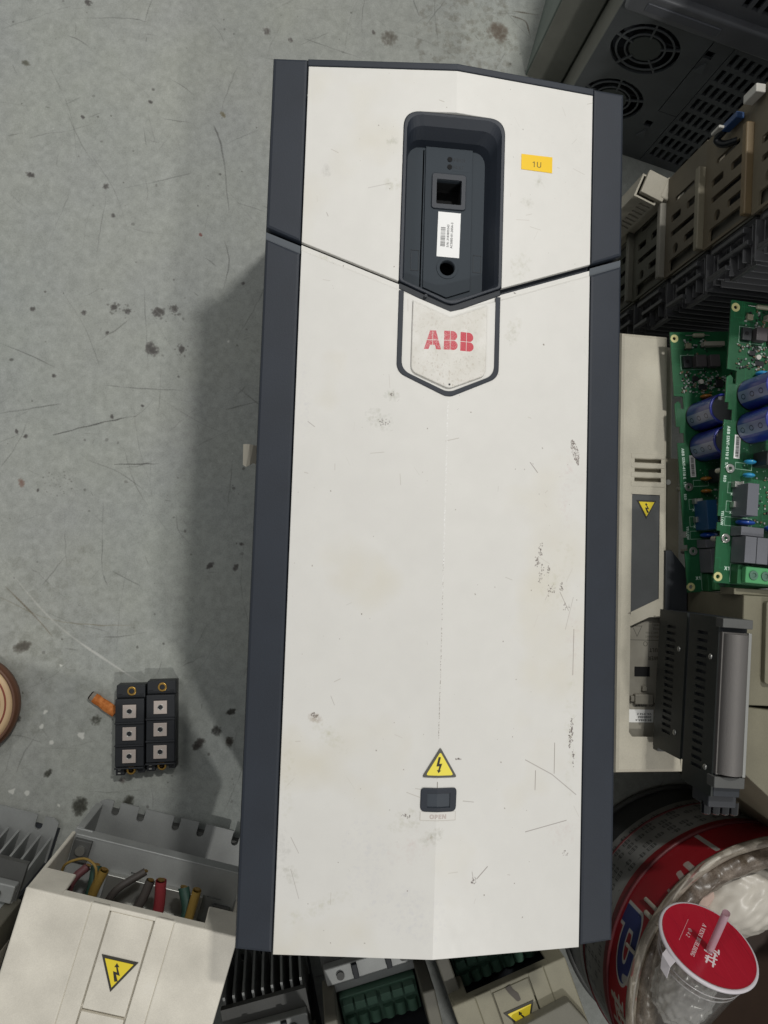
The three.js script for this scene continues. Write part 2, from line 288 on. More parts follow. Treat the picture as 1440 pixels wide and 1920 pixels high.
// dirt, scuffs and rubs on the white front, in the drive's own plan metres
const CX0 = -.13, CX1 = .13, CZ0 = -.36, CZ1 = .36;
function coverTexture() {
  const W = 1024, Hh = 2836, [c, x] = canvas(W, 2048), S = [W / (CX1 - CX0), 2048 / (CZ1 - CZ0)], im = x.createImageData(W, 2048), d = im.data;
  for (let j = 0; j < 2048; j++) for (let i = 0; i < W; i++) {
    const u = i / S[0] * 40, v = j / S[1] * 40, a = fbm(u * .35, v * .35, 51, 4, 64) - .5, b = fbm(u * 2.2, v * 2.2, 61, 3, 128) - .5, f = hash(i, j, 8) - .5, k = 4 * (j * W + i);
    const st = Math.max(0, a - .09) * 75, n = a * 5 + b * 4 + f * 2.5;
    d[k] = 219 + n - st * .3; d[k + 1] = 217 + n - st * .42; d[k + 2] = 211 + n - st * .75; d[k + 3] = 255;
  }
  x.putImageData(im, 0, 0);
  const X = v => (v - CX0) * S[0], Z = v => (v - CZ0) * S[1], mm = S[0] / 1000;
  const line = (pts, w, col) => { x.strokeStyle = col; x.lineWidth = w * mm; x.lineCap = 'round'; x.beginPath(); pts.forEach(([a, b], i) => i ? x.lineTo(X(a), Z(b)) : x.moveTo(X(a), Z(b))); x.stroke(); };
  const dot = (a, b, r, col) => { x.fillStyle = col; x.beginPath(); for (let i = 0; i < 9; i++) { const t = i / 9 * 6.283, q = r * (.5 + rnd()); x.lineTo(X(a + q / 1000 * Math.cos(t)), Z(b + q / 1000 * Math.sin(t))); } x.fill(); };
  const smear = (a, b, rx, rz, n, col, s = 1.5, rot = 0) => { for (let i = 0; i < n; i++) { const t = rnd() * 6.283, q = Math.pow(rnd(), .7), ux = rx * q * Math.cos(t), uz = rz * q * Math.sin(t); dot(a + (ux * Math.cos(rot) - uz * Math.sin(rot)), b + (ux * Math.sin(rot) + uz * Math.cos(rot)), rr(.2, s), col); } };
  // faint fingermarks and rubbed dirt
  for (const [a, b, rx, rz, n, al, rot] of [
    [-0.1041, -0.2613, .004, .006, 60, .035, 0], [-0.0512, -0.2885, .006, .003, 50, .05, 0], [-0.0500, -0.2527, .007, .005, 60, .04, 0], [0.0535, -0.1387, .006, .012, 120, .04, .3], [0.0583, -0.1928, .009, .013, 120, .04, .5], [0.0674, -0.3125, .02, .012, 60, .015, 0],
    [-0.0445, -0.0799, .006, .005, 90, .06, 0], [-0.0544, -0.0602, .012, .008, 110, .06, .5], [-0.0961, 0.1756, .005, .004, 80, .07, 0], [-0.0853, 0.1875, .022, .006, 180, .03, .75], [-0.0866, 0.3182, .03, .006, 160, .03, -.45], [-0.1098, 0.2951, .008, .005, 60, .05, 1],
    [-0.0237, 0.2522, .014, .008, 140, .04, -.4], [-0.0030, 0.2635, .01, .006, 140, .05, -.5], [-0.0190, 0.2721, .02, .012, 160, .025, -.4], [-0.0514, 0.2772, .02, .03, 200, .02, 0], [-0.0134, 0.3236, .025, .02, 200, .02, .6], [-0.0381, 0.3126, .03, .02, 160, .018, .5],
    [0.1066, -0.0277, .012, .018, 120, .025, 0], [0.1024, 0.0033, .006, .02, 80, .025, 0], [0.1107, 0.1888, .006, .05, 200, .03, 0], [0.1116, 0.1118, .006, .03, 120, .025, 0], [0.0965, 0.0602, .014, .03, 160, .03, .2], [0.1091, -0.2774, .012, .06, 160, .014, 0],
    [0.1075, 0.2644, .016, .012, 120, .025, 0], [0.0641, -0.2478, .006, .004, 40, .05, 0], [0.0732, -0.2674, .003, .006, 40, .05, 0], [-0.1015, -0.1912, .008, .004, 40, .03, 0], [-0.1140, -0.0733, .006, .03, 80, .02, 0], [-0.1148, 0.2230, .005, .03, 100, .03, 0], [-0.1166, 0.2793, .006, .02, 100, .035, 0]]) smear(a, b, rx, rz, n * .8, `rgba(104,92,70,${al * .7})`, 1.8, rot);
  // dark scuffs
  const K = 'rgba(82,72,68,.6)';
  const rubA = [0.1076, -0.0522], rubB = [0.1132, -0.0317];
  for (let i = 0; i < 260; i++) { const t = rnd(), w = .0042 * Math.sin(Math.PI * (.1 + .85 * t)) * (rnd() - .5) * 1.5; dot(rubA[0] + (rubB[0] - rubA[0]) * t + w, rubA[1] + (rubB[1] - rubA[1]) * t, rr(.12, .45), 'rgba(86,74,70,.55)'); }
  for (const [a, b, rx, rz, n] of [[0.0816, 0.0391, .002, .006, 26], [0.0782, 0.0487, .0022, .005, 26], [0.0885, 0.0553, .002, .003, 18], [0.0813, 0.0641, .0014, .002, 8], [0.0916, 0.0712, .004, .004, 22], [0.1000, 0.0688, .0022, .004, 24], [0.1050, 0.0839, .003, .004, 8], [0.0825, 0.0563, .003, .008, 24], [-0.0961, 0.1736, .0028, .002, 22], [-0.0230, 0.2481, .004, .0018, 22], [-0.0510, -0.0582, .006, .003, 22], [-0.0445, -0.0807, .002, .002, 12],
    [0.1116, 0.1846, .0015, .012, 60], [0.1098, 0.1909, .001, .008, 40], [0.1134, 0.2058, .001, .008, 24], [0.1079, 0.2811, .003, .002, 10], [0.0314, 0.2973, .0025, .003, 26], [0.0167, 0.2046, .003, .0006, 20], [0.0546, -0.1709, .0008, .0008, 6], [0.0736, -0.0302, .001, .001, 2]]) smear(a, b, rx, rz, n, K, .5);
  for (const [p, w, al] of [
    [[[0.0708, -0.0313], [0.0775, -0.0234]], .5, .7], [[[0.0809, 0.2154], [0.0808, 0.2304]], .5, .8], [[[0.0969, 0.1940], [0.0969, 0.2180]], .5, .8], [[[0.0721, 0.2068], [0.0951, 0.2188], [0.1162, 0.2354]], .6, .45], [[[0.0733, 0.2628], [0.1083, 0.2553]], .5, .6], [[[0.0339, 0.2966], [0.0424, 0.2878]], .7, .6], [[[0.0299, 0.2911], [0.0309, 0.2964]], .5, .5],
    [[[-0.1100, 0.2911], [-0.1030, 0.3128]], .4, .4], [[[0.0862, 0.0799], [0.0934, 0.0668]], .4, .3], [[[0.0991, 0.0732], [0.1069, 0.0881]], .5, .5], [[[0.1119, 0.1032], [0.1116, 0.1398]], .7, .5], [[[-0.0843, 0.1588], [-0.0812, 0.1657]], .4, .4], [[[0.0210, 0.2369], [0.0298, 0.2380]], .5, .35], [[[-0.1104, -0.0562], [-0.1048, -0.0521]], .4, .5], [[[-0.1020, -0.2275], [-0.1006, -0.2244]], .5, .5], [[[-0.1044, 0.2789], [-0.1109, 0.2671]], .4, .4], [[[-0.0693, -0.2490], [-0.0513, -0.2536]], .3, .4], [[[0.1044, 0.1033], [0.1109, 0.0772]], .4, .4]]) line(p, w * .8, `rgba(84,72,66,${al * .8})`);
  for (let i = 0; i < 260; i++) dot(rr(-.12, .12), rr(-.35, .35), Math.pow(rnd(), 3) * .5 + .1, `rgba(84,72,60,${rr(.25, .7)})`);
  for (let i = 0; i < 60; i++) { const a = rr(-.12, .12), b = rr(-.35, .35), t = rr(0, 6.28), L = rr(.002, .012); line([[a, b], [a + L * Math.cos(t), b + L * Math.sin(t)]], rr(.15, .35), `rgba(120,108,92,${rr(.15, .4)})`); }
  // the fold: highlight painted in as bright specks above, dirt-filled line lower down
  for (let i = 0; i < 200; i++) { const z = rr(-.076, .075); dot(rr(-.0004, .0004), z, rr(.15, .4), 'rgba(250,250,248,.6)'); }
  for (let i = 0; i < 240; i++) { const z = .04 + .15 * Math.pow(rnd(), .7); dot(rr(-.0003, .0003), z, rr(.1, .28), 'rgba(96,88,76,.6)'); }
  line([[0, .222], [0, .2265]], .6, 'rgba(110,102,92,.8)');
  return c;
}
const coverMap = ctex(coverTexture());
const [cbC] = grain(512, 1024, [128, 128, 128], 110, 2, 7, 83);          // slight unevenness of the moulded sheet
const coverMat = std(0xffffff, .34, { map: coverMap, bumpMap: ctex(cbC, false), bumpScale: .0007 });
const coverUV = g => planUV(g, CX0, CX1, CZ0, CZ1);
const ZE = .355;                                                   // half length
const gapBias = x => x > 0 ? Math.min(1, x / .03) * .0022 : Math.max(-1, x / .03) * .0008;      // the lower cover sits slightly askew
const cut = (x, o = 0) => -.202 + (.12 - Math.abs(x)) * .377 + o;  // the chevron split between the two covers
// pocket outline
const pk = (i, t = 0, r = 0) => fillet([[-.0422 + i, -.3145 + i + t, .013], [.0426 - i - r, -.3145 + i + t, .013], [.0426 - i - r, cut(.0426) - i * .3, .004], [0, cut(0) + .003 - i * .95, .014], [-.0422 + i, cut(.0422) - i * .3, .004]], 7);
{
  // shell below the covers
  obj('housing', [ex(-.146, .146, 0.002, .298, -.352, .35)], M.slateDark, drive);
  obj('end_wall', [ex(-.118, .118, .298, .338, .338, .348)], M.slateDark, drive);
  // white covers
  // the pocket opening is cut by building the upper cover round it
  const O = pk(0);
  const outline = [[-PX, -ZE + .005], [PX, -ZE + .005], [PX, cut(PX)]];
  const iR = O.reduce((b, p, i) => p[0] > .0425 && p[1] > O[b][1] ? i : b, O.findIndex(p => p[0] > .0425)), iL = O.reduce((b, p, i) => p[0] < -.0421 && p[1] > O[b][1] ? i : b, O.findIndex(p => p[0] < -.0421));
  const arc = []; for (let i = iR; ; i = (i + O.length - 1) % O.length) { arc.push(O[i]); if (i === iL) break; }
  const upper = coverUV(onRoof(slab([...outline, [.0428, cut(.0428)], ...arc.map(([a, b]) => [a, b]), [-.0424, cut(.0424)], [-PX, cut(PX)]], -.0045, 0, .0005)));
  obj('upper_cover', upper, coverMat, drive, 'white upper cover around the control panel pocket');
  const lo = o => [PX, .0408, 0, -.0408, -PX].map(x => [x, cut(x, o) + gapBias(x)]);
  const lower = coverUV(onRoof(slab([[-PX, ZE], ...lo(.0078).reverse(), [PX, ZE]], -.0045, 0, .0006)));
  const lc = obj('lower_cover', lower, coverMat, drive, 'white lower cover, scuffed and folded along its middle');
  // ledge of the lower cover that tucks under the upper one
  obj('ledge', coverUV(onRoof(slab([...lo(.0085).reverse(), ...lo(.0028)], -.0055, -.0016))), coverMat, lc);
  obj('gap_liner', onRoof(slab([...[PX, .043, 0, -.043, -PX].map(x => [x, cut(x, .007)]).reverse(), ...[PX, .043, 0, -.043, -PX].map(x => [x, cut(x, -.003)])], -.0085, -.0065)), M.slate, drive);
  // slate side strips, two a side
  for (const s of [-1, 1]) {
    const q = (z0, z1a, z1b, z0b = z0) => { const p = [[s * (PX + .0008), z0], [s * .15, z0b], [s * .15, z1b], [s * (PX + .0008), z1a]]; return s > 0 ? p : p.reverse(); };
    const a = obj('side_strip', onRoof(slab(q(-ZE - .001, cut(PX), cut(.15)), -.045, .0004, .0024)), M.slate, drive);
    const b = obj('side_strip', onRoof(slab(q(cut(PX, .009), ZE - .001, ZE - .003, cut(.15, .009)), -.045, 0, .0024)), M.slate, drive);
    obj('ledge', onRoof(slab(q(cut(PX, .0025), cut(PX, .0088), cut(.149, .0088), cut(.149, .0025)), -.02, -.0028)), std(0x4d5359, .5), b);
    // shallow return of the skirt along the flank
    obj('skirt', [ex(s > 0 ? .1465 : -.1512, s > 0 ? .1512 : -.1465, .1, .318, -.315, .345)], M.slateDark, drive);
  }
  obj('end_cap', onRoof(slab(rect(-.1217, .1217, -ZE - .0012, -ZE + .0044), -.04, .0002, .0008)), M.slate, drive);
  // pocket: rim, sloping walls, floor
  const ring = (pts, dy) => pts.map(([a, b]) => [a, roof(a) + dy, b]);
  const flat = (pts, y) => pts.map(([a, b]) => [a, y, b]);
  const PF = .3325;
  const pocket = obj('panel_pocket', loft([ring(pk(.0002), -.006), ring(pk(.0002), .0006), ring(pk(.0008), .001), ring(pk(.0028), .0008), ring(pk(.0045, .005, .001), -.004), flat(pk(.0055, .0105, .0035), .3405), flat(pk(.0065, .0118, .0055), PF)]), M.slate, drive, 'recessed slate pocket for the missing control panel');
  obj('pocket_floor', slab(pk(.005, .0112, .003), PF - .004, PF + .0004, 0, [rect(-.0112, .0112, -.2692, -.2469), circ(.0004, -.1932, .0068, 28), rect(-.0226, -.0214, -.294, -.176)]), M.pocket, pocket);
  obj('chevron_band', onRoof(slab([[-.0418, cut(.0418) + .0005], [0, cut(0) + .0022], [.0422, cut(.0422) + .0005], [.0422, cut(.0422, .0058)], [0, cut(0, .009)], [-.0418, cut(.0418, .0058)]], -.012, -.0012, .0008)), M.slateDark, pocket);
  // what sits on the pocket floor (positions found on the floor plane)
  const y0 = PF + .0004;
  const strip = obj('centre_strip', slab([[-.0205, -.2968], [.0198, -.2968], [.0203, -.1755], [.0004, -.168], [-.0198, -.1755]], y0, y0 + .0016, .0004, [rrect(-.0112, .0112, -.2692, -.2469, .002), circ(.0004, -.1932, .0068, 28)]), M.pocket, pocket);
  // the channel beside the strip is a real slit in the floor
  const ys = y0 + .0016;
  obj('keypad_socket', slab(rrect(-.0147, .0145, -.2738, -.2432, .0025), ys, ys + .0014, .0005, [rrect(-.0112, .0112, -.2692, -.2469, .0015)]), M.slate, pocket);
  obj('socket_well', [ex(-.0115, .0115, y0 - .02, y0 - .0185, -.2695, -.2465), ex(-.0125, -.0113, y0 - .02, y0 - .0042, -.2705, -.2455), ex(.0113, .0125, y0 - .02, y0 - .0042, -.2705, -.2455), ex(-.0113, .0113, y0 - .02, y0 - .0042, -.2705, -.2693), ex(-.0113, .0113, y0 - .02, y0 - .0042, -.2467, -.2455)], M.black, pocket);
  obj('jack_ring', slab(circ(.0004, -.1932, .0092, 36), ys, ys + .0006, .0002, [circ(.0004, -.1932, .0069, 36)]), M.pocket, pocket);
  obj('jack_hole', cyl(.008, .001, .0004, y0 - .02, -.1932, 28), M.black, pocket);
  for (const z of [-.2868, -.2803]) obj('status_light', cyl(.0021, .0005, .0001, ys, z, 18), M.black, pocket);
  for (const [x0, x1, z0, z1] of [[-.0303, -.0235, -.2072, -.19], [.0225, .0296, -.2065, -.192]]) {
    const t = .00035; obj('moulded_outline', [ex(x0, x1, y0, y0 + t, z0, z0 + t), ex(x0, x1, y0, y0 + t, z1, z1 + t), ex(x0, x0 + t, y0, y0 + t, z0, z1), ex(x1 - t, x1, y0, y0 + t, z0, z1)], M.slateDark, pocket);
  }
  { // moulded words
    const [c, x] = canvas(512, 256); x.fillStyle = '#2f373e'; x.fillRect(0, 0, 512, 256); x.fillStyle = '#0e1113'; x.font = 'bold 92px sans-serif'; x.textBaseline = 'middle'; x.fillText('POWER', 16, 66); x.fillText('FAULT', 16, 192);
    x.strokeStyle = '#565f67'; x.lineWidth = 2; x.strokeText('POWER', 18, 68); x.strokeText('FAULT', 18, 194);
    obj('status_text', planUV(slab(rect(.0027, .0193, -.29, -.277), ys, ys + .0001), .0027, .0193, -.29, -.277), std(0xffffff, .75, { map: ctex(c) }), pocket);
  }
  { // serial number sticker, text running up the sticker
    const [c, x] = canvas(640, 320); x.fillStyle = '#eeeeec'; x.fillRect(0, 0, 640, 320); x.fillStyle = '#222';
    for (let i = 150; i < 420; i += 0) { const w = 2 + Math.floor(rnd() * 5); x.fillRect(i, 46, w, 66); i += w + 2 + Math.floor(rnd() * 5); }
    x.font = 'bold 42px sans-serif'; x.fillText('S/N: 3183805343', 140, 165); x.font = 'bold 44px sans-serif'; x.fillText('ACS880-01-265A-3', 130, 218);
    const g = new THREE.PlaneGeometry(.0385, .0192).rotateX(-Math.PI / 2).rotateY(Math.PI / 2 - .012).translate(.0009, ys + .0003, -.2217);
    const st = obj('serial_sticker', g, std(0xffffff, .55, { map: ctex(c), side: THREE.DoubleSide }), pocket, 'white serial number sticker with barcode');
  }
  // yellow tape label
  {
    const [c, x] = canvas(256, 128); x.fillStyle = '#f0c400'; x.fillRect(0, 0, 256, 128); x.fillStyle = '#3a3210'; x.font = '66px sans-serif'; x.textAlign = 'center'; x.fillText('1U', 128, 100);
    const p = [[0.0573, -0.2886], [0.0849, -0.2897], [0.0849, -0.2761], [0.0574, -0.2756]], g = onRoof(slab(p, .0001, .0004));
    const a = g.attributes.position, uv = g.attributes.uv;
    for (let i = 0; i < a.count; i++) { const u = (a.getX(i) - p[0][0]) / (p[1][0] - p[0][0]); uv.setXY(i, u, 1 - (a.getZ(i) - (p[0][1] + u * (p[1][1] - p[0][1]))) / (p[3][1] - p[0][1])); }
    obj('tape_label', g, std(0xffffff, .45, { map: ctex(c) }), drive, 'yellow tape label marked 1U');
  }
  // logo plate with its slate surround
  const lp = (i, b = 0) => fillet([[.0418 - i, cut(.0418, .0075)], [.0418 - i, -.0985 - i * .45, .012], [0, -.0788 - i * 1.05, .012], [-.0418 + i, -.0985 - i * .45, .012], [-.0418 + i, cut(.0418, .0075)], ...(b ? [[0, cut(0, .011)]] : [])], 7);
  const A = lp(0), B = lp(.004);
  const sur = obj('logo_surround', onRoof(slab([...A, ...B.slice().reverse()], -.001, .0009, .0004)), M.slate, drive);
  const plate = fillet([[.0305, cut(.0305, .012)], [.0305, -.099, .008], [0, -.0858, .008], [-.0305, -.099, .008], [-.0305, cut(.0305, .012)], [0, cut(0, .0135)]], 6);
  const [pc, px] = grain(1024, 1024, [216, 213, 205], 13, 5, 5, 77, [1, 1.05, 1.25]);
  {
    const x0 = -.0325, x1 = .0325, z0 = -.155, z1 = -.084, X = v => (v - x0) / (x1 - x0) * 1024, Z = v => (v - z0) / (z1 - z0) * 1024;
    for (let i = 0; i < 700; i++) { const a = rr(x0, x1), b = rr(z0, z1), al = .03 + .12 * Math.max(0, fbm((a + 1) * 90, (b + 1) * 90, 5, 3, 256) - .45); px.fillStyle = `rgba(110,94,66,${al})`; px.beginPath(); px.ellipse(X(a), Z(b), rr(2, 26), rr(2, 18), rnd() * 3, 0, 7); px.fill(); }
    for (let i = 0; i < 260; i++) { const b = z1 - Math.pow(rnd(), 1.6) * .03, a = rr(x0, x1); px.fillStyle = `rgba(104,86,60,${rr(.04, .14)})`; px.beginPath(); px.ellipse(X(a), Z(b), rr(1, 12), rr(1, 16), 0, 0, 7); px.fill(); }
    for (let i = 0; i < 120; i++) { px.fillStyle = `rgba(70,60,46,${rr(.2, .6)})`; px.beginPath(); px.arc(X(rr(x0, x1)), Z(rr(z0, z1)), rr(.6, 2.4), 0, 7); px.fill(); }
    // red letters, each split by a thin cross
    const [lcv, lx] = canvas(1024, 1024); const red = '#c23b48';
    const rl = -.0208, rt = -.1325, rb2 = -.1172, wA = .0136, wB = .0112, gp = .0022;
    lx.fillStyle = red;
    lx.beginPath(); [[rl + wA * .34, rt], [rl + wA * .68, rt], [rl + wA, rb2], [rl + wA * .72, rb2], [rl + wA * .64, rb2 - .0035], [rl + wA * .36, rb2 - .0035], [rl + wA * .27, rb2], [rl, rb2]].forEach(([a, b], i) => i ? lx.lineTo(X(a), Z(b)) : lx.moveTo(X(a), Z(b))); lx.fill();
    for (const k of [0, 1]) {
      const a = rl + wA + gp + k * (wB + gp), m = (rt + rb2) / 2, r = (rb2 - rt) / 4;
      lx.fillRect(X(a), Z(rt), X(a + wB - r) - X(a), Z(rb2) - Z(rt));
      for (const q of [rt + r, rb2 - r]) { lx.beginPath(); lx.ellipse(X(a + wB - r - (q < m ? .0005 : 0)), Z(q), X(r) - X(0), Z(r) - Z(0), 0, 0, 7); lx.fill(); }
    }
    lx.globalCompositeOperation = 'destination-out'; lx.fillStyle = '#000';
    lx.fillRect(0, Z((rt + rb2) / 2) - 3.2, 1024, 6.4);
    for (const a of [rl + wA * .5, rl + wA + gp + wB * .45, rl + wA + 2 * gp + wB * 1.45]) lx.fillRect(X(a) - 3, 0, 6, 1024);
    for (let i = 0; i < 5200; i++) { const a = rl + Math.pow(rnd(), 1.25) * .042, b = rr(rt, rb2); lx.globalAlpha = rr(.2, .75) * (a > .009 ? .25 : 1); lx.beginPath(); lx.arc(X(a), Z(b), rr(.6, 3.2), 0, 7); lx.fill(); }
    px.drawImage(lcv, 0, 0);
    const pg = planUV(onRoof(slab(plate, -.001, .0022, .0008)), x0, x1, z0, z1);
    const lpz = obj('logo_plate', pg, std(0xffffff, .5, { map: ctex(pc), bumpMap: fineBump, bumpScale: .00008 }), drive, 'grimy white logo plate with worn red letters');
    obj('screw', onRoof(slab(circ(-.0205, -.1605, .0013, 12), 0, .0026)), M.slateDark, lpz);
    obj('screw', onRoof(slab(circ(.0003, -.0892, .0008, 10), 0, .0026)), M.slateDark, lpz);
  }
  // warning triangle, latch button, OPEN plate
  const T = (i) => fillet([[.0015, .1952 + i * 2, .0012], [.0155 - i * 1.75, .2183 - i, .0012], [-.0122 + i * 1.75, .2183 - i, .0012]], 4);
  const tr = obj('warning_triangle', onRoof(slab(T(0), -.0005, .001, .0003)), std(0x55544e, .5), drive, 'yellow high voltage warning triangle');
  obj('yellow_field', onRoof(slab(T(.0017), .0008, .00115)), std(0xf0df52, .5), tr);
  obj('bolt_symbol', onRoof(slab([[.0002, .2025], [.0019, .2027], [.0008, .2078], [.0031, .2076], [.0014, .2128], [.0024, .2128], [.0004, .2146], [-.0009, .2124], [.0001, .2126], [.001, .2094], [-.0013, .2096]], .0011, .0014)), std(0x2c2a22, .6), tr);
  const bt = obj('latch_button', onRoof(slab(fillet([[-.0127, .2263, .003], [.0155, .2263, .003], [.0152, .2442, .004], [-.0129, .2442, .004]], 5), -.001, .0012, .0006, [rrect(-.0084, .0109, .2295, .2417, .0008)])), M.slate, drive);
  obj('button_inset', onRoof(slab(rrect(-.0086, .0111, .2293, .2419, .0008), -.003, .0002, .0003)), std(0x333a42, .45), bt);
  {
    const [c, x] = canvas(512, 140); x.fillStyle = '#dad7d0'; x.fillRect(0, 0, 512, 140); x.font = 'bold 92px sans-serif'; x.textAlign = 'center'; x.strokeStyle = 'rgba(150,128,120,.95)'; x.lineWidth = 3; x.strokeText('OPEN', 256, 104); x.fillStyle = 'rgba(170,150,142,.35)'; x.fillText('OPEN', 254, 103);
    x.strokeStyle = 'rgba(150,140,128,.9)'; x.lineWidth = 4; x.beginPath(); x.moveTo(4, 0); x.lineTo(4, 130); x.lineTo(508, 130); x.lineTo(508, 0); x.stroke();
    obj('open_plate', planUV(onRoof(slab(rect(-.0128, .0152, .2446, .2514), -.001, .0003)), -.0128, .0152, .2446, .2514), std(0xffffff, .5, { map: ctex(c) }), drive);
  }
}
// scrap of tape sticking out of the drive's flank
{
  const w = [-0.0423, 0.2700, -0.1011], s = [];
  for (let i = 0; i <= 6; i++) { const t = i / 6; s.push([[-.0475 + .018 * t, .262 + .004 * Math.sin(t * 5), -.101 + .002 * t], [-.0475 + .018 * t, .2625 + .004 * Math.sin(t * 5 + .5), -.082 + .002 * Math.sin(t * 9)]]); }
  const top = s.map(r => [r[0], r[1], [r[1][0], r[1][1] - .0006, r[1][2]], [r[0][0], r[0][1] - .0006, r[0][2]]]);
  tag(obj('tape_scrap', loft(top), std(0xcfc8b6, .7, { side: THREE.DoubleSide })), 'torn scrap of pale tape sticking out from under the drive flank', 'tape scrap');
}

// ---------------------------------------------------------------- small things on the open floor
// two black power modules side by side
function powerModule(pos, yaw, label) {
  const t = thing('power_module', label, 'power module', pos, yaw, 'black power modules lying side by side');
  const W = .0335, m = std(0x1d2024, .5, { bumpMap: fineBump, bumpScale: .0001 });
  obj('base_plate', rex(-W / 2, W / 2, 0, .005, -.051, .051, .001), M.steelDull, t);
  obj('body', [rex(-W / 2 + .0004, W / 2 - .0004, .005, .026, -.036, .0415, .0012)], m, t);
  obj('end_shelf', [rex(-W / 2 + .0004, W / 2 - .0004, .005, .02, -.051, -.036, .001), rex(-W / 2 + .0004, -W / 2 + .0105, .005, .021, .0412, .052, .001), rex(W / 2 - .0085, W / 2 - .0004, .005, .02, .0412, .05, .001), rex(-W / 2 + .006, W / 2 - .004, .005, .012, .0412, .047, .001)], m, t);
  [-.022, .0035, .029].forEach((z, i) => {
    obj('barrier', rex(-W / 2 + .0002, W / 2 - .0002, .026, .0285, z + .0125, z + .0145, .0006), m, t);
    const q = obj('terminal', slab(rect(-.0075, .0075, z - .0075, z + .0075), .026, .0282, .0003, [circ(0, z, .0032, 18)]), std(0xc9bdb4, .42, { metalness: .55 }), t);
    obj('screw_hole', cyl(.0032, .0012, 0, .026, z, 16), m, q);
    obj('thread_ring', new THREE.TorusGeometry(.0031, .0006, 6, 18).rotateX(Math.PI / 2).translate(0, .0277, z), M.zinc, q);
  });
  for (const z of [-.044, .0465]) {
    const q = obj('brass_bush', slab(circ(.001, z, .0052, 20), .012, .0212, .0005, [circ(.001, z, .0036, 20)]), M.brass, t);
    obj('bush_hole', cyl(.0036, .001, .001, .0125, z, 16), std(0x2a2216, .7), q);
  }
  for (const z of [.0445, .0488]) obj('gate_pin', [ex(-W / 2 + .0035, -W / 2 + .0065, .021, .0235, z - .0007, z + .0007)], M.zinc, t);
  obj('moulded_line', [ex(-W / 2 + .002, -W / 2 + .007, .02, .0203, -.0405, -.04), ex(W / 2 - .007, W / 2 - .002, .02, .0203, -.0405, -.04)], M.black, t);
}
powerModule([-.1895, 0, .1995], .012, 'black power module with three square terminals, touching the orange cigarette butt');
powerModule([-.1548, 0, .1955], .012, 'black power module with three square terminals, on the drive side of its twin');
{ // smoked-out butt
  const t = thing('cigarette_butt', 'squashed orange cigarette butt with a charred end beside the power modules', 'cigarette butt', [-0.2253, 0.0000, 0.1721], -.63);
  const [c, x] = grain(256, 128, [196, 116, 52], 34, 14, 10, 91); for (let i = 0; i < 60; i++) { x.fillStyle = `rgba(236,190,120,${rr(.2, .5)})`; x.fillRect(rnd() * 256, rnd() * 128, rr(1, 3), rr(1, 3)); }
  const ringOf = (u, r, q) => Array.from({ length: 14 }, (_, i) => { const a = i / 14 * 6.283; return [u, Math.max(.0003, .0042 + r * .62 * Math.sin(a) * q), r * Math.cos(a)]; });
  obj('filter_paper', planUV(loft([ringOf(-.0125, .0058, 1), ringOf(-.008, .0062, .95), ringOf(-.003, .0056, 1.05), ringOf(.004, .0064, .95), ringOf(.012, .0063, 1), ringOf(.0185, .006, .98), ringOf(.0188, .0001, 1)]), -.02, .02, -.008, .008), std(0xffffff, .8, { map: ctex(c) }), t);
  obj('charred_end', loft([ringOf(-.0121, .0059, 1), ringOf(-.0155, .0058, 1.1), ringOf(-.0172, .0046, 1), ringOf(-.0176, .0002, 1)]), std(0x8d857a, .9), t);
  obj('burnt_rim', loft([ringOf(-.0164, .0056, 1.08), ringOf(-.0176, .005, 1.1), ringOf(-.018, .0036, 1)]), std(0x2a2420, .95), t);
}
{ // round cream dish at the edge of the photograph
  const t = thing('round_dish', 'round cream dish with a ridged brown rim and reddish rings', 'dish', [-.3735, 0, .169]);
  obj('rim', new THREE.LatheGeometry([[.05, .001], [.0565, .004], [.0585, .012], [.0572, .017], [.0552, .0175], [.0556, .0195], [.054, .0205], [.0522, .0198], [.052, .017]].map(p => new THREE.Vector2(...p)), 56), std(0x6b4a38, .5), t);
  obj('dish_face', new THREE.LatheGeometry([[.0005, .0145], [.03, .0145], [.044, .016], [.0525, .0188], [.0524, .001], [.0005, .001]].map(p => new THREE.Vector2(...p)), 56), std(0xd2b48c, .5), t);
  for (const r of [.043, .036]) obj('printed_ring', new THREE.TorusGeometry(r, .0012, 6, 56).scale(1, 1, .35).rotateX(Math.PI / 2).translate(0, r > .04 ? .0159 : .0152, 0), std(0x8c4a38, .6), t);
}

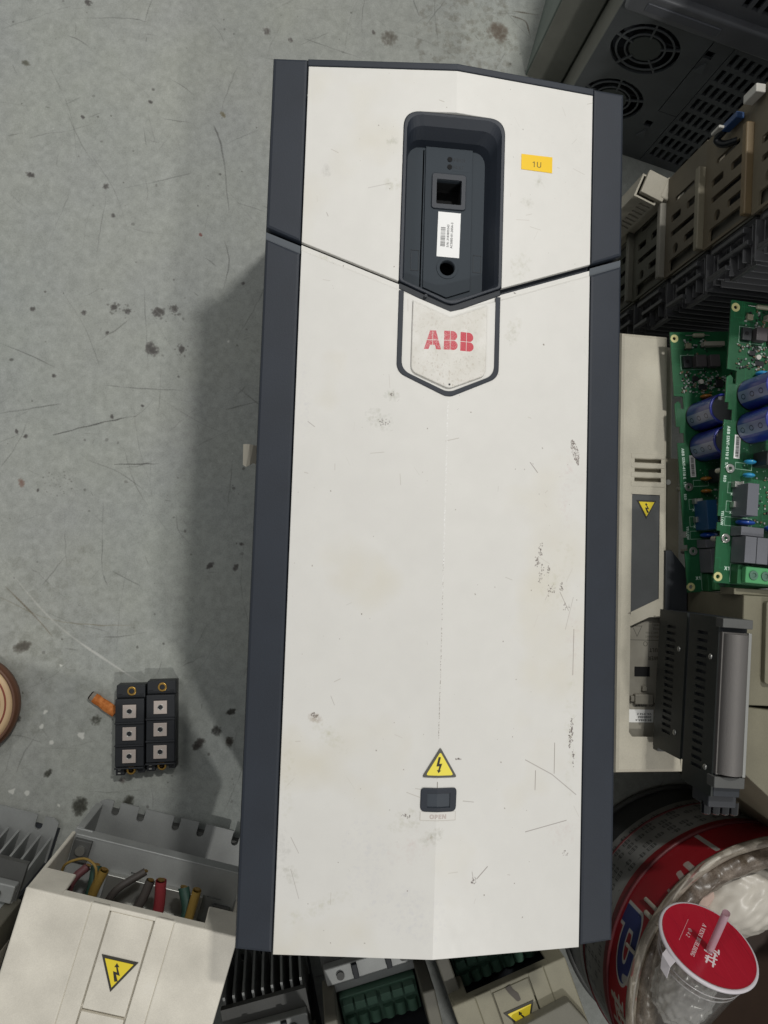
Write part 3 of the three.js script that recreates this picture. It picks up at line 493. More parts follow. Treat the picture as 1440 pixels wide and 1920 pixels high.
// ---------------------------------------------------------------- cream inverters lying round the near end
// local frame: x across, y up, z runs from the cable end (z = 0) along the unit
function notchedPlate(w, z1, n, y) {
  const p = [[-w / 2, z1], [-w / 2, .004], [-w / 2 + .006, 0]];
  for (let i = 0; i < n; i++) {
    const c = -w / 2 + w * (i + .5 + (i % 2 ? -.12 : .05)) / n, r = .0042;
    p.push([c - r, 0], [c - r, .012]); for (let k = 1; k < 6; k++) { const a = Math.PI * k / 6; p.push([c - r * Math.cos(a), .012 + r * Math.sin(a)]); } p.push([c + r, .012], [c + r, 0]);
  }
  p.push([w / 2 - .006, 0], [w / 2, .004], [w / 2, z1]);
  return slab(p, y, y + .003);
}
function warnSign(parent, x, y, z, s, mirror = 1) {       // flat triangle sticker, point along +z when mirror is 1
  const T = k => [[x, z + mirror * s * .62 * k], [x - s * .55 * k, z - mirror * s * .36 * k], [x + s * .55 * k, z - mirror * s * .36 * k]];
  const o = obj('warning_triangle', slab(mirror > 0 ? T(1).reverse() : T(1), y, y + .0005), std(0x33312b, .6), parent, 'yellow high voltage warning triangle');
  obj('yellow_field', slab(mirror > 0 ? T(.78).reverse() : T(.78), y + .0005, y + .0009), std(0xe6cf2e, .5), o);
  const b = s * .03, q = [[1, -8], [4, -7], [.5, -1], [4.5, -1.6], [0, 6], [1.6, 6.2], [-1.6, 9.5], [-3, 5.4], [-1.4, 5.8], [1, .8], [-3, 1.2]].map(([a, c]) => [x + a * b, z - mirror * (c - 2) * b]);
  obj('bolt_symbol', slab(q, y + .0009, y + .0012), std(0x26241e, .6), o);
}
function coverTop(parent, w, Hh, z0, z1, m, opening) {      // cream lid: top with middle panel, side walls and end wall with a cable opening
  const lid = obj('cover', [
    rex(-w / 2, -.036, Hh - .004, Hh, z0, z1, .0018), rex(.036, w / 2, Hh - .004, Hh, z0, z1, .0018),
    rex(-w / 2, -w / 2 + .004, Hh * .44, Hh - .0015, z0 + .001, z1, .0015), rex(w / 2 - .004, w / 2, Hh * .44, Hh - .0015, z0 + .001, z1, .0015),
    rex(-w / 2 + .002, -opening, Hh - .045, Hh - .001, z0, z0 + .004, .0015), rex(opening, w / 2 - .002, Hh - .045, Hh - .001, z0, z0 + .004, .0015),
    rex(-opening - .001, opening + .001, Hh - .012, Hh - .001, z0, z0 + .004, .0012)], m, parent);
  return lid;
}
function coverPanel(parent, lid, w, Hh, z0, z1, m, sign) {
  obj('middle_panel', [rex(-.0185, .0185, Hh - .0045, Hh - .0008, z0 + .004, z0 + .086, .0008), rex(-.0185, .0185, Hh - .0045, Hh - .0008, z0 + .0885, z1, .0008)], m, lid);
  obj('flute', [rex(-.0362, -.0198, Hh - .0048, Hh - .0004, z0, z1, .001), rex(.0198, .0362, Hh - .0048, Hh - .0004, z0, z1, .001)], m, lid);
  obj('panel_bed', [ex(-.03, .03, Hh - .012, Hh - .0048, z0 + .003, z1 - .002)], m, lid);
  if (sign) warnSign(lid, .0005, Hh - .0006, z0 + sign, .029);
}
// the unit with cut cables
{
  const t = thing('inverter', 'cream inverter with cut red, green and yellow cables in its open end', 'inverter', [-.1365, 0, .3025], -.278, 'cream inverters lying on the floor');
  const w = .186, Hh = .25;
  obj('mounting_plate', notchedPlate(.178, .09, 5, .012), M.steel, t);
  obj('chassis', [ex(-.09, .09, 0, .0115, .012, .36), ex(-.088, .088, .015, .112, .082, .36)], M.steelDull, t);
  obj('side_bracket', [rex(-.092, -.084, .02, .1, .004, .09, .001), rex(-.092, -.074, .1, .103, .004, .03, .001)], M.steel, t);
  const tray = obj('cable_tray', [slab(rect(-.088, .088, .006, .13), .112, .115, .0006, [rrect(-.024, -.008, .029, .032, .0014), rrect(.058, .074, .034, .037, .0014)]), rex(-.088, .088, .098, .115, .005, .008, .001), rex(-.09, .09, .115, .16, .124, .13, .001)], M.steel, t);
  obj('tray_step', [rex(-.045, .055, .115, .122, .034, .06, .001), rex(-.02, .06, .115, .128, .06, .09, .001)], M.zinc, tray);
  for (const [x, z] of [[-.078, .018], [.076, .05]]) { obj('clip', rex(x - .009, x + .009, .115, .121, z - .01, z + .012, .001), M.steelDull, tray); obj('screw', cyl(.0048, .003, x, .121, z, 18), M.zinc, tray); }
  const lid = coverTop(t, w, Hh, .004, .36, M.cream, .062);
  coverPanel(t, lid, w, Hh, .004, .36, M.cream, .05);
  const cols = { y: std(0x94793a, .6, { map: wearMap }), g: std(0x2a4a40, .6, { map: wearMap }), r: std(0x8a3036, .55, { map: wearMap }), k: std(0x47423f, .6, { map: wearMap }), m: std(0x663a3e, .6, { map: wearMap }) };
  const wire = (c, pts, r) => { const j = rr(-.007, .007); pts[0][1] += rr(-.006, .004); pts[1][0] += j; pts[2][1] += j; const o = obj('cable', tube(pts, r * .74, 22, 9), cols[c], t); const e = pts[0], f = pts[1]; obj('cut_end', new THREE.CylinderGeometry(r * .5, r * .5, .001, 10).rotateX(Math.PI / 2).translate(e[0], e[1], e[2] - .0006), M.brass, o); };
  wire('y', [[-.042, .182, .004], [-.045, .18, .03], [-.046, .176, .07], [-.046, .172, .12]], .0062);
  wire('g', [[-.052, .175, .008], [-.055, .178, .03], [-.057, .174, .07], [-.057, .17, .12]], .0066);
  wire('m', [[-.06, .168, .012], [-.064, .172, .026], [-.068, .172, .06], [-.068, .168, .12]], .0055);
  wire('y', [[-.083, .16, .03], [-.075, .172, .012], [-.062, .184, .0], [-.05, .187, .002], [-.046, .184, .02]], .0017);
  wire('r', [[.012, .186, .0], [.014, .184, .03], [.013, .178, .07], [.012, .174, .12]], .0072);
  wire('k', [[.002, .178, .006], [-.008, .178, .03], [-.016, .172, .06], [-.016, .168, .12]], .006);
  wire('k', [[-.006, .172, .004], [-.022, .174, .025], [-.034, .17, .06], [-.036, .166, .12]], .005);
  wire('g', [[.034, .17, .01], [.038, .174, .03], [.034, .172, .07], [.034, .168, .12]], .0072);
  wire('y', [[.047, .181, .002], [.048, .179, .03], [.048, .175, .07], [.048, .17, .12]], .006);
}
// units with their terminals showing
function openInverter(pos, yaw, label, o = {}) {
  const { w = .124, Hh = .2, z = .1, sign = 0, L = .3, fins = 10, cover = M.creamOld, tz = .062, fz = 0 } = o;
  const t = thing('inverter', label, 'inverter', pos, yaw, 'cream inverters lying on the floor');
  obj('mounting_plate', notchedPlate(w - .01, .05, 3, .006), M.steel, t);
  obj('chassis', [ex(-w / 2 + .003, w / 2 - .003, 0, .0055, .012, L), ex(-w / 2 + .004, w / 2 - .004, .009, .1, .05, L), ex(-w / 2 + .004, w / 2 - .004, .1, .13, z + .06, L)], M.slateDark, t);
  const hs = obj('heat_sink', [ex(-w / 2 + .004, w / 2 - .004, .1, .108, .012, .055)], M.steelDull, t);
  for (let i = 0; i < fins; i++) {
    const x = -w / 2 + .008 + (w - .016) * i / (fins - 1);
    obj('fin', slab([[.012, fz - .006], [.1, fz + .004], [.1, .05], [.012, .05]], x - .0012, x + .0012).rotateZ(Math.PI / 2), M.steel, hs);
  }
  obj('rail', [rex(-w / 2 + .006, w / 2 - .006, .108, .121, .03, .048, .0015), rex(-w / 2 + .006, w / 2 - .006, .108, .114, .048, .06, .001)], M.steel, t);
  for (const s of [-1, 1]) { obj('screw', cyl(.0042, .0025, s * (w / 2 - .022), .121, .04, 16), M.steelDull, t); obj('clamp', rex(s * .018 - .003, s * .018 + .003, .121, .126, .031, .046, .001), M.slateDark, t); }
  // green terminal rows, each terminal with its own clamp hood
  const n = Math.max(5, Math.round((w - .03) / .0135)), x0 = -w / 2 + .017, pw = (w - .036) / n;
  const tb = obj('terminal_block', [rex(-w / 2 + .015, w / 2 - .015, .1, .122, tz, tz + .034, .001)], M.greenTerm, t);
  for (let i = 0; i < n; i++) {
    const a = x0 + pw * i + (i >= n / 2 ? .002 : 0);
    obj('terminal', [rex(a + .0008, a + pw - .0008, .122, .134, tz + .002, tz + .01, .0008), new THREE.CylinderGeometry(pw * .44, pw * .44, .012, 12, 1, false).rotateX(Math.PI / 2).translate(a + pw / 2, .124, tz + .025)], M.greenTerm, tb);
  }
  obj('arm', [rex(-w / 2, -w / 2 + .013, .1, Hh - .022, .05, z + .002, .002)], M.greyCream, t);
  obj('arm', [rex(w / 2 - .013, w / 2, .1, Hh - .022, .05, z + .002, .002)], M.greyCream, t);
  const lid = coverTop(t, w, Hh, z, L, cover, w / 2 - .018);
  coverPanel(t, lid, w, Hh, z, L, cover, sign);
  if (o.tape) obj('glue_smear', slab(fillet([[-.006, z + .004, .0015], [0, z + .003, .0015], [.0012, z + .0085, .0015], [.0048, z + .014, .0015], [.0052, z + .0205, .002], [.0015, z + .021, .002], [-.0035, z + .011, .0015]], 4), Hh - .0006, Hh - .0001), std(0x55504a, .8), lid);
}
openInverter([-.3365, 0, .2835], -.285, 'cream inverter whose fins and terminals show beside the cut-cable unit', { w: .15, Hh: .225, z: .09, fins: 12, fz: .026, cover: M.cream });
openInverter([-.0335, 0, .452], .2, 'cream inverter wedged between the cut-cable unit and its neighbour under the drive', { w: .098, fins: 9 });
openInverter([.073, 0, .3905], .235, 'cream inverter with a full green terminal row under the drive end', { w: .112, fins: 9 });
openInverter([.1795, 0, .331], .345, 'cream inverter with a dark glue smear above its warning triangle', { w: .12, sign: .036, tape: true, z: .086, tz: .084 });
{
  const t = thing('grey_lid', 'loose grey plastic lid lying on the glue-smeared inverter', 'lid', [.2455, .2003, .4475], .3);
  obj('lid_top', slab(fillet([[-.032, -.008, .002], [.024, -.014, .003], [.036, .012, .003], [.042, .06, .003], [-.034, .06, .003]], 4), 0, .012, .0015), std(0x6d6b60, .6, { map: wearMap }), t);
}

// ---------------------------------------------------------------- tall fan cabinet behind the drive's far corner
{
  const t = thing('fan_cabinet', 'tall grey drive cabinet with two round fan guards and slotted dark front', 'cabinet', [.3281, 0, -.5653], -.2748);
  const W = .1885, Hh = .345, dk = std(0x54585b, .5, { map: wearMap, bumpMap: fineBump, bumpScale: .0001 }), side = std(0x7d7e77, .5, { map: wearMap }), side2 = std(0x64706a, .5, { map: wearMap });
  obj('cabinet_body', [ex(.012, W - .003, .002, Hh - .003, -.425, -.03), ex(.012, W - .003, Hh - .012, Hh - .003, -.03, -.004)], M.slateDark, t);
  obj('side_panel', rex(0, .012, 0, Hh, -.125, -.0035, .0015), side, t);
  obj('side_panel', rex(.003, .012, 0, Hh, -.43, -.139, .0015), side2, t);
  obj('side_panel', rex(W - .0028, W, 0, Hh, -.43, -.0037, .001), M.slateDark, t);
  obj('side_case', [rex(-.05, -.0008, 0, .3, -.43, -.06, .002)], side2, t);
  obj('case_front', rex(-.048, -.003, .004, .296, -.0602, -.0575, .001), side, t);
  obj('panel_rib', rex(-.0012, .002, .12, Hh, -.075, -.0735, .0004), std(0xa0a29c, .5), t);
  // front plate with real fan openings and slots
  const s = new THREE.Shape([[0, 0], [W, 0], [W, .235], [0, .235]].map(p => new THREE.Vector2(...p)));
  const hole = pts => s.holes.push(new THREE.Path(pts.map(p => new THREE.Vector2(...p))));
  const fans = [[.0478, .184], [.0492, .0925]];
  for (const [x, y] of fans) hole(Array.from({ length: 24 }, (_, i) => { const a = -i / 24 * 6.283; return [x + .0375 * Math.cos(a), y + .0375 * Math.sin(a)]; }));
  for (let r = 0; r < 8; r++) for (let c = 0; c < 6; c++) {
    const x = .1342 + c * .0091, y = .209 - r * .0262 - c * .0006;
    hole([[x, y], [x + .0052, y], [x + .0052, y - .019], [x, y - .019]].map(([a, b]) => [a, b + .012]));
  }
  for (const [x0, x1, y0, y1] of [[.1052, .1062, .102, .232], [.1288, .1296, .004, .232], [.1062, .1288, .1014, .1022], [.1065, .1155, .202, .213], [.1015, .1105, .069, .08]]) hole([[x0, y1], [x1, y1], [x1, y0], [x0, y0]]);
  const front = new THREE.ExtrudeGeometry(s, { depth: .0035, bevelEnabled: false }).translate(0, 0, -.0035);
  const fp = obj('front_plate', front, dk, t);
  obj('inner_frame', [ex(.012, W - .004, .01, .232, -.0295, -.024)], M.slateDark, t);
  for (const [x, y] of fans) {
    const g = obj('fan_guard', [new THREE.TorusGeometry(.0312, .0013, 6, 40).translate(x, y, -.001), new THREE.TorusGeometry(.0215, .0012, 6, 36).translate(x, y, -.0012)], dk, t);
    for (let k = 0; k < 5; k++) { const a = k / 5 * 6.283 + .4; obj('spoke', bx(.0215, .0022, .0022).translate(.0268, 0, 0).rotateZ(a).translate(x, y, -.0012), dk, g); }
    obj('hub', new THREE.CylinderGeometry(.0175, .0185, .006, 32).rotateX(Math.PI / 2).translate(x, y, -.004), std(0x3f4441, .55), g);
    for (let k = 0; k < 7; k++) obj('fan_blade', bx(.021, .012, .0012).rotateX(.6).translate(.027, 0, 0).rotateZ(k / 7 * 6.283 + .1).translate(x, y, -.013), M.slateDark, g);
  }
  for (const [x, y] of [[.1125, .19], [.1075, .057]]) {
    obj('moulded_arrow', new THREE.ExtrudeGeometry(new THREE.Shape([[x - .0055, y - .009], [x + .0055, y - .009], [x + .001, y + .008]].map(p => new THREE.Vector2(...p))), { depth: .002, bevelEnabled: false }), std(0x565a5c, .5), fp);
  }
  obj('band', [rex(.001, W - .001, .235, .264, -.004, .009, .004), ex(.001, .104, .264, Hh - .002, -.004, 0), ex(.172, W - .002, .264, Hh - .002, -.004, 0), ex(.104, .172, .264, .278, -.004, 0), ex(.104, .172, .326, Hh - .002, -.004, 0), ...[0, 1, 2, 3, 4, 5].map(k => ex(.11 + k * .011, .1145 + k * .011, .278, .326, -.004, 0))], std(0x63656a, .42, { map: wearMap }), t);
  obj('band_rib', [rex(.02, .1, .244, .255, .0075, .0105, .0012)], std(0x55575d, .4), t);
}

// ---------------------------------------------------------------- stack of stripped inverter chassis
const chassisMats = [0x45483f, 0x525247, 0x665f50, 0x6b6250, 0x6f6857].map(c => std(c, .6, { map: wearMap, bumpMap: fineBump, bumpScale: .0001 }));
const chassisLabels = ['stripped inverter chassis with slotted side, bottom of the stack beside the fan cabinet', 'stripped inverter chassis with slotted side, second from the floor in its stack', 'stripped beige inverter chassis with slotted side, in the middle of its stack', 'stripped beige inverter chassis with a rust-stained ledge, second from the top of its stack', 'stripped beige inverter chassis on top of the stack beside the fan cabinet'];
for (let i = 0; i < 5; i++) {
  const t = thing('inverter_chassis', chassisLabels[i], 'chassis', [.401 - i * .0012, .0005 + i * .0835, -.3085 + i * .002], -.055 - i * .004, 'stripped inverter chassis in a stack');
  const m = chassisMats[i], HH = .083;
  // side plate, cut through
  const s = new THREE.Shape([[-.112, 0], [0, 0], [0, HH], [-.112, HH]].map(p => new THREE.Vector2(...p)));
  const hole = pts => s.holes.push(new THREE.Path(pts.map(p => new THREE.Vector2(...p))));
  const rh = (z0, z1, y0, y1, r = .002) => hole(rrect(z0, z1, y0, y1, r, 3).reverse());
  rh(-.0475, -.0415, .012, .066); rh(-.0315, -.024, .042, .07); hole(circ(-.0255, .024, .0055, 14).reverse()); rh(-.0655, -.058, .012, .033); rh(-.0655, -.0575, .046, .069); rh(-.083, -.078, .02, .06);
  rh(-.0165, -.003, .01, .07, .003);
  obj('side_plate', new THREE.ExtrudeGeometry(s, { depth: .0025, bevelEnabled: false }).rotateY(-Math.PI / 2).translate(.0025, 0, 0), m, t);
  obj('recess_panel', [ex(.006, .008, .006, .076, -.02, -.001)], M.greyCream, t);
  obj('core', [ex(.02, .2, .003, .08, -.11, -.004)], M.steelDull, t);
  obj('top_plate', rex(.0028, .205, HH - .003, HH - .0003, -.112, -.001, .0008), m, t);
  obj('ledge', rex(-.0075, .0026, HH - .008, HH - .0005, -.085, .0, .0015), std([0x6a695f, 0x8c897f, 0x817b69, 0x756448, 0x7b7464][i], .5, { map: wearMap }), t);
  // end heat sink: stacked horizontal fins and upright lugs
  const hs = obj('heat_sink', [ex(.006, .2, .004, .079, .0005, .006)], M.finDark, t);
  for (let k = 0; k < 11; k++) obj('fin', rex(.001 + (k % 3) * .004, .2, .005 + k * .007, .0065 + k * .007, .006, .043 - (k % 2) * .004, .0005), M.finDark, hs);
  for (const [x, z, y0, y1] of [[-.003, .012, .022, .075], [-.001, .024, .03, .079], [-.004, .036, .016, .05], [.006, .043, .04, .082]]) obj('lug', rex(x, x + .005, y0, y1, z - .002, z + .0022, .0008), std(0x5a5b5e, .4, { metalness: .5, map: wearMap }), hs);
  if (i === 4) {
    const cn = obj('connector', [rex(-.009, -.001, -.04, -.015, -.104, -.098, .001)], std(0x23416b, .4), t, 'blue plug on a short lead');
    obj('white_clip', rex(-.014, -.007, -.05, -.035, -.102, -.099, .001), std(0xb8b6ae, .5), t); obj('white_clip', rex(-.012, -.003, .0, .02, -.108, -.1, .001), std(0xb8b6ae, .5), t);
    obj('lead', tube([[-.006, -.04, -.1], [-.008, -.05, -.096], [-.004, -.046, -.09], [.003, -.03, -.086]], .0035, 16, 8), M.blackGloss, t);
  }
}
{ // pale plastic duct standing between cabinet and stack
  const t = thing('plastic_duct', 'pale plastic duct with small slots standing between the fan cabinet and the chassis stack', 'duct', [.386, 0, -.407], -.42);
  const ds = new THREE.Shape([[-.013, 0], [.013, 0], [.013, .163], [-.013, .163]].map(p => new THREE.Vector2(...p)));
  for (let k = 0; k < 7; k++) ds.holes.push(new THREE.Path([[-.002, .0985 + k * .009], [.0105, .0985 + k * .009], [.0105, .102 + k * .009], [-.002, .102 + k * .009]].map(p => new THREE.Vector2(...p))));
  obj('duct_body', [new THREE.ExtrudeGeometry(ds, { depth: .002, bevelEnabled: false }).translate(0, 0, .012), ex(-.013, -.011, 0, .163, -.014, .012), ex(.011, .013, 0, .163, -.014, .012), ex(-.011, .011, 0, .163, -.014, -.012), rex(.0132, .034, .03, .17, -.02, .006, .002), rex(-.009, .018, .163, .169, -.018, .01, .001)], std(0xb3aea0, .55, { map: wearMap }), t);
}

// ---------------------------------------------------------------- cream inverter with a grey strip, tucked beside the drive
const boardGroup = 'green circuit boards stacked on the cream inverter';
{
  const t = thing('inverter', 'cream inverter with a grey centre strip and ribbed vent, half under the circuit boards', 'inverter', [.3269, 0, -.0087], -.0337);
  const cr = std(0xcdc8b8, .5, { map: wearMap, bumpMap: fineBump, bumpScale: .0001 }), gs = std(0x55585a, .5, { map: wearMap });
  obj('housing', [rex(-.02, .072, 0, .172, -.222, .222, .004)], cr, t);
  obj('front_spine', [slab([[.0005, -.2255], [.052, -.2245], [.053, .0], [.066, .014], [.074, .07], [.074, .2245], [.0005, .2255]], .172, .199, .004, [fillet([[.0105, -.061], [.0485, -.061], [.0485, .052], [.0105, .0705]].map(p => [...p, .0015]), 2), fillet([[.0105, .0755, .002], [.034, .0645, .002], [.07, .0645, .003], [.07, .193, .006], [.016, .193, .006], [.0105, .186, .004]], 4), fillet([[.0128, -.1], [.0495, -.1], [.0495, -.065], [.0128, -.065]].map(p => [...p, .001]), 2)])], cr, t);
  for (let k = 0; k < 4; k++) obj('vent_rib', rex(.0125, .0498, .185, .1995, -.0998 + k * .0098, -.0938 + k * .0098, .0015), cr, t);
  obj('vent_bed', [ex(.012, .05, .18, .1925, -.1005, -.0645)], std(0xa29c8c, .7), t);
  const st = obj('grey_strip', slab([[.0108, -.0606], [.0482, -.0606], [.0482, .0517], [.0108, .07]], .18, .1978, .001), gs, t);
  warnSign(st, .0305, .1978, -.044, .0195);
  obj('side_flank', slab([[.0532, -.098], [.072, -.098], [.072, .022], [.0672, .013], [.0535, -.001]], .1722, .188, .003), std(0x9a9484, .55, { map: wearMap }), t);
  obj('flank_stud', cyl(.0028, .002, .058, .188, -.072, 14), M.white, t);
  obj('terminal_cover', slab([[.0495, .0], [.056, -.0005], [.0668, .012], [.0735, .02], [.0735, .063], [.0495, .063]], .19, .203, .001), std(0x2a2e33, .55), t);
  { // recessed control plate, printed upside down as the unit lies
    const [c, x] = canvas(512, 1024); const [g] = grain(512, 1024, [150, 146, 134], 14, 5, 5, 40); x.drawImage(g, 0, 0);
    x.save(); x.translate(512, 1024); x.rotate(Math.PI); x.fillStyle = x.strokeStyle = 'rgba(60,58,52,.85)'; x.lineWidth = 4; x.textAlign = 'left';
    x.font = 'bold 44px sans-serif'; x.fillText('PANEL PORT', 130, 290); x.fillText('POWER', 120, 668); x.fillText('FAULT', 130, 735);
    x.strokeRect(30, 800, 420, 150); x.beginPath(); x.moveTo(380, 830); x.lineTo(335, 915); x.lineTo(425, 915); x.closePath(); x.stroke(); x.font = '26px sans-serif';
    ['WARNING  disconnect', 'supply and wait 5 min', 'before servicing', 'this equipment'].forEach((q, i) => x.fillText(q, 44, 838 + i * 32));
    x.beginPath(); x.arc(300, 770, 18, 0, 7); x.stroke(); x.restore();
    const p = obj('control_plate', planUV(slab(rect(.0108, .0695, .065, .1925), .178, .19), .0108, .0695, .065, .1925), std(0xffffff, .55, { map: ctex(c) }), t);
    obj('keypad_slot', rex(.0235, .04, .19, .1905, .12, .13, .0002), M.black, p);
    obj('port_plug', [rex(.022, .042, .19, .1965, .147, .1575, .0015), rex(.018, .022, .19, .195, .149, .155, .001), rex(.031, .036, .19, .1935, .139, .1445, .0008)], std(0x8a867a, .5), p);
    const [c2, x2] = canvas(256, 160); x2.fillStyle = '#e8e8e4'; x2.fillRect(0, 0, 256, 160); x2.save(); x2.translate(256, 160); x2.rotate(Math.PI); x2.fillStyle = '#1c1c1c'; x2.font = 'bold 34px sans-serif'; x2.fillText('01-038A-4', 20, 40); x2.fillText('2060484', 20, 78); x2.fillText('V4. 014 2', 20, 116); x2.restore();
    obj('rating_sticker', planUV(slab(rect(.0165, .0445, .1635, .1765), .19, .1903), .0165, .0445, .1635, .1765), std(0xffffff, .5, { map: ctex(c2) }), p);
  }
}

// ---------------------------------------------------------------- green circuit boards
// local frame: x across, z along the board from its far left corner, y up from the board's face
const smd = [std(0x1b1d1f, .5), std(0xb9bcb8, .35, { metalness: .5 }), std(0x6a5a44, .5), std(0x8e9691, .4)];
function board(pos, yaw, label, o) {
  const t = thing('circuit_board', label, 'circuit board', pos, yaw, boardGroup);
  const W = .155, L = .264;
  const [c, x] = canvas(768, 1308), sx = 768 / W, s = v => v * sx; const [g] = grain(768, 1308, [24, 84, 50], 14, 6, 6, 33); x.drawImage(g, 0, 0);
  x.strokeStyle = 'rgba(30,104,64,.9)'; x.lineWidth = 3;
  for (let i = 0; i < 150; i++) { let a = rnd() * 768, b = rnd() * 1308; x.beginPath(); x.moveTo(a, b); for (let k = 0; k < 4; k++) { if (rnd() < .5) a += rr(-90, 90); else b += rr(-120, 120); x.lineTo(a, b); } x.stroke(); }
  x.fillStyle = 'rgba(205,215,205,.85)'; for (let i = 0; i < 420; i++) { x.fillRect(s(rr(.02, .15)), s(rr(.04, .25)), rr(2, 7), rr(2, 5)); }
  x.save(); x.translate(s(.0055), s(.119)); x.rotate(Math.PI / 2); x.fillStyle = '#d6e4da'; x.font = 'bold 20px sans-serif'; x.fillText('ABB SINT-4110 E  1/4', 0, 8); x.restore();
  x.save(); x.translate(s(.0045), s(.198)); x.rotate(Math.PI / 2); x.font = 'bold 17px sans-serif'; x.fillStyle = '#d6e4da'; x.fillText('YELLOW', 0, 6); x.restore();
  x.save(); x.translate(s(.0045), s(.165)); x.rotate(Math.PI / 2); x.font = 'bold 17px sans-serif'; x.fillStyle = '#d6e4da'; x.fillText('RED', 0, 6); x.restore();
  x.fillStyle = '#d6e4da'; x.font = 'bold 24px sans-serif'; x.fillText('X1', s(.0095), s(.252)); x.font = 'bold 18px sans-serif'; x.fillText('X7', s(.011), s(.183)); x.fillText('X9', s(.011), s(.2));
  x.strokeStyle = 'rgba(214,228,218,.8)'; x.lineWidth = 2; for (const [a, b, w, h] of [[.008, .171, .005, .01], [.0075, .1885, .005, .01], [.0095, .024, .024, .015], [.007, .203, .026, .008], [.0155, .245, .08, .017], [.014, .152, .016, .006]]) x.strokeRect(s(a), s(b), s(w), s(h));
  x.fillStyle = '#c9c48a'; for (const [a, b] of [[.0045, .0065], [.004, .2585]]) { x.beginPath(); x.arc(s(a), s(b), s(.0042), 0, 7); x.fill(); }
  const edge = [[0, 0], [W, 0], [W, L], [0, L], [0, .222], [.0035, .222], [.0035, .2165], [0, .2165], [0, .209], [.0035, .209], [.0035, .203], [0, .203], [0, .1135], [.0075, .1135], [.0075, .1035], [.0035, .1035], [.0035, .097], [0, .097], [0, .0735], [.0035, .071], [.0062, .0735], [.0062, .079], [.0095, .079], [.0095, .0665], [0, .0655]];
  obj('board', planUV(slab(edge, -.0016, 0, 0, [circ(.0045, .0065, .0018, 12), circ(.004, .2585, .002, 12)]), 0, W, 0, L), std(0xffffff, .42, { map: ctex(c) }), t);
  for (const [a, b] of [[.0085, .1585], [.0085, .223], [.14, .02], [.14, .24]]) obj('standoff', [slab(circ(a, b, .0042, 20), 0, .0016, .0004, [circ(a, b, .0022, 16)]), cyl(.0028, .0185, a, -.0202, b, 12)], M.zinc, t);
  // electrolytic cans standing on the board
  const can = (a, b, r, h) => {
    const [cc, cx] = canvas(512, 256); cx.fillStyle = '#252f85'; cx.fillRect(0, 0, 512, 256); const sh = cx.createImageData ? 0 : 0; cx.fillStyle = '#7d84a4'; cx.fillRect(228, 0, 62, 256); cx.strokeStyle = '#20264a'; cx.lineWidth = 5; for (let k = 0; k < 3; k++) { cx.beginPath(); cx.ellipse(259, 50 + k * 78, 12, 16, 0, 0, 7); cx.stroke(); }
    const y = .0008, o2 = obj('capacitor', new THREE.CylinderGeometry(r, r, h, 40, 1, true).rotateY(o.canTurn).translate(a, y + h / 2, b), new THREE.MeshPhysicalMaterial({ map: ctex(cc), roughness: .3, clearcoat: .5, clearcoatRoughness: .2 }), t, 'blue electrolytic capacitor with a pale stripe');
    obj('sleeve_lip', new THREE.LatheGeometry([[r * .99, 0], [r * 1.0, h - .001], [r * .97, h + .0008], [r * .86, h + .001], [r * .84, h - .0004]].map(p => new THREE.Vector2(...p)).slice(1), 40).translate(a, y, b), new THREE.MeshPhysicalMaterial({ color: 0x2d3689, roughness: .3, clearcoat: .5 }), o2);
    obj('can_top', cyl(r * .86, .001, a, y + h - .0014, b, 32), std(0x6d6f72, .45, { metalness: .4 }), o2);
    obj('can_foot', cyl(r * 1.02, .0018, a, 0, b, 32), M.blackGloss, o2);
  };
  for (const [a, b] of [[.0255, .0875], [.027, .1185], [.0585, .0855], [.06, .117]]) can(a, b, .0147, .044);
  const bxp = (name, x0, x1, z0, z1, h, m) => obj(name, rex(x0, x1, .0004, h, z0, z1, .0006), m, t);
  const dkp = std(0x25282a, .5), grey = std(0x6b6d74, .5, { map: wearMap });
  bxp('power_transistor', .0105, .0195, .0258, .0378, .0045, dkp); bxp('power_transistor', .0215, .0325, .0258, .038, .009, std(0x494546, .5)); obj('transistor_hole', cyl(.0018, .0003, .0145, .0046, .0315, 12), M.black, t);
  bxp('power_transistor', .0365, .047, .0258, .038, .009, std(0x494546, .5));
  obj('resistor', new THREE.CapsuleGeometry(.0022, .009, 4, 10).rotateZ(Math.PI / 2).translate(.029, .003, .0045), std(0x8a8a76, .5), t);
  obj('resistor_lead', new THREE.CylinderGeometry(.0005, .0005, .026, 6).rotateZ(Math.PI / 2).translate(.028, .003, .0045), M.zinc, t);
  obj('diode', rex(.0145, .0205, .0004, .004, .0125, .018, .0008), std(0x7d7a66, .4), t);
  bxp('wirewound_resistor', .032, .054, .012, .0165, .008, std(0x8d897c, .7));
  for (let i = 0; i < 330; i++) { // surface-mount parts
    const zone = i < 130 ? [.008, .05, .041, .064] : i < 240 ? [.034, .075, .162, .207] : i < 290 ? [.04, .1, .042, .063] : [.014, .04, .008, .024];
    const a = rr(zone[0], zone[1]), b = rr(zone[2], zone[3]), k = Math.floor(rnd() * 4), w = rr(.0008, .0022), h = rr(.0006, .0014);
    obj(k === 1 ? 'solder_pad' : 'chip', ex(a - w / 2, a + w / 2, .0002, .0003 + h, b - h * .7, b + h * .7), smd[k], t);
  }
  for (const [a, b, w, h] of [[.02, .046, .006, .005], [.026, .055, .009, .005], [.045, .05, .008, .008], [.05, .175, .01, .007], [.055, .19, .012, .008]]) bxp('chip', a, a + w, b, b + h, .0018, smd[0]);
  obj('trimmer', cyl(.0024, .003, .0285, .0003, .052, 14), std(0xc9c6bc, .5), t);
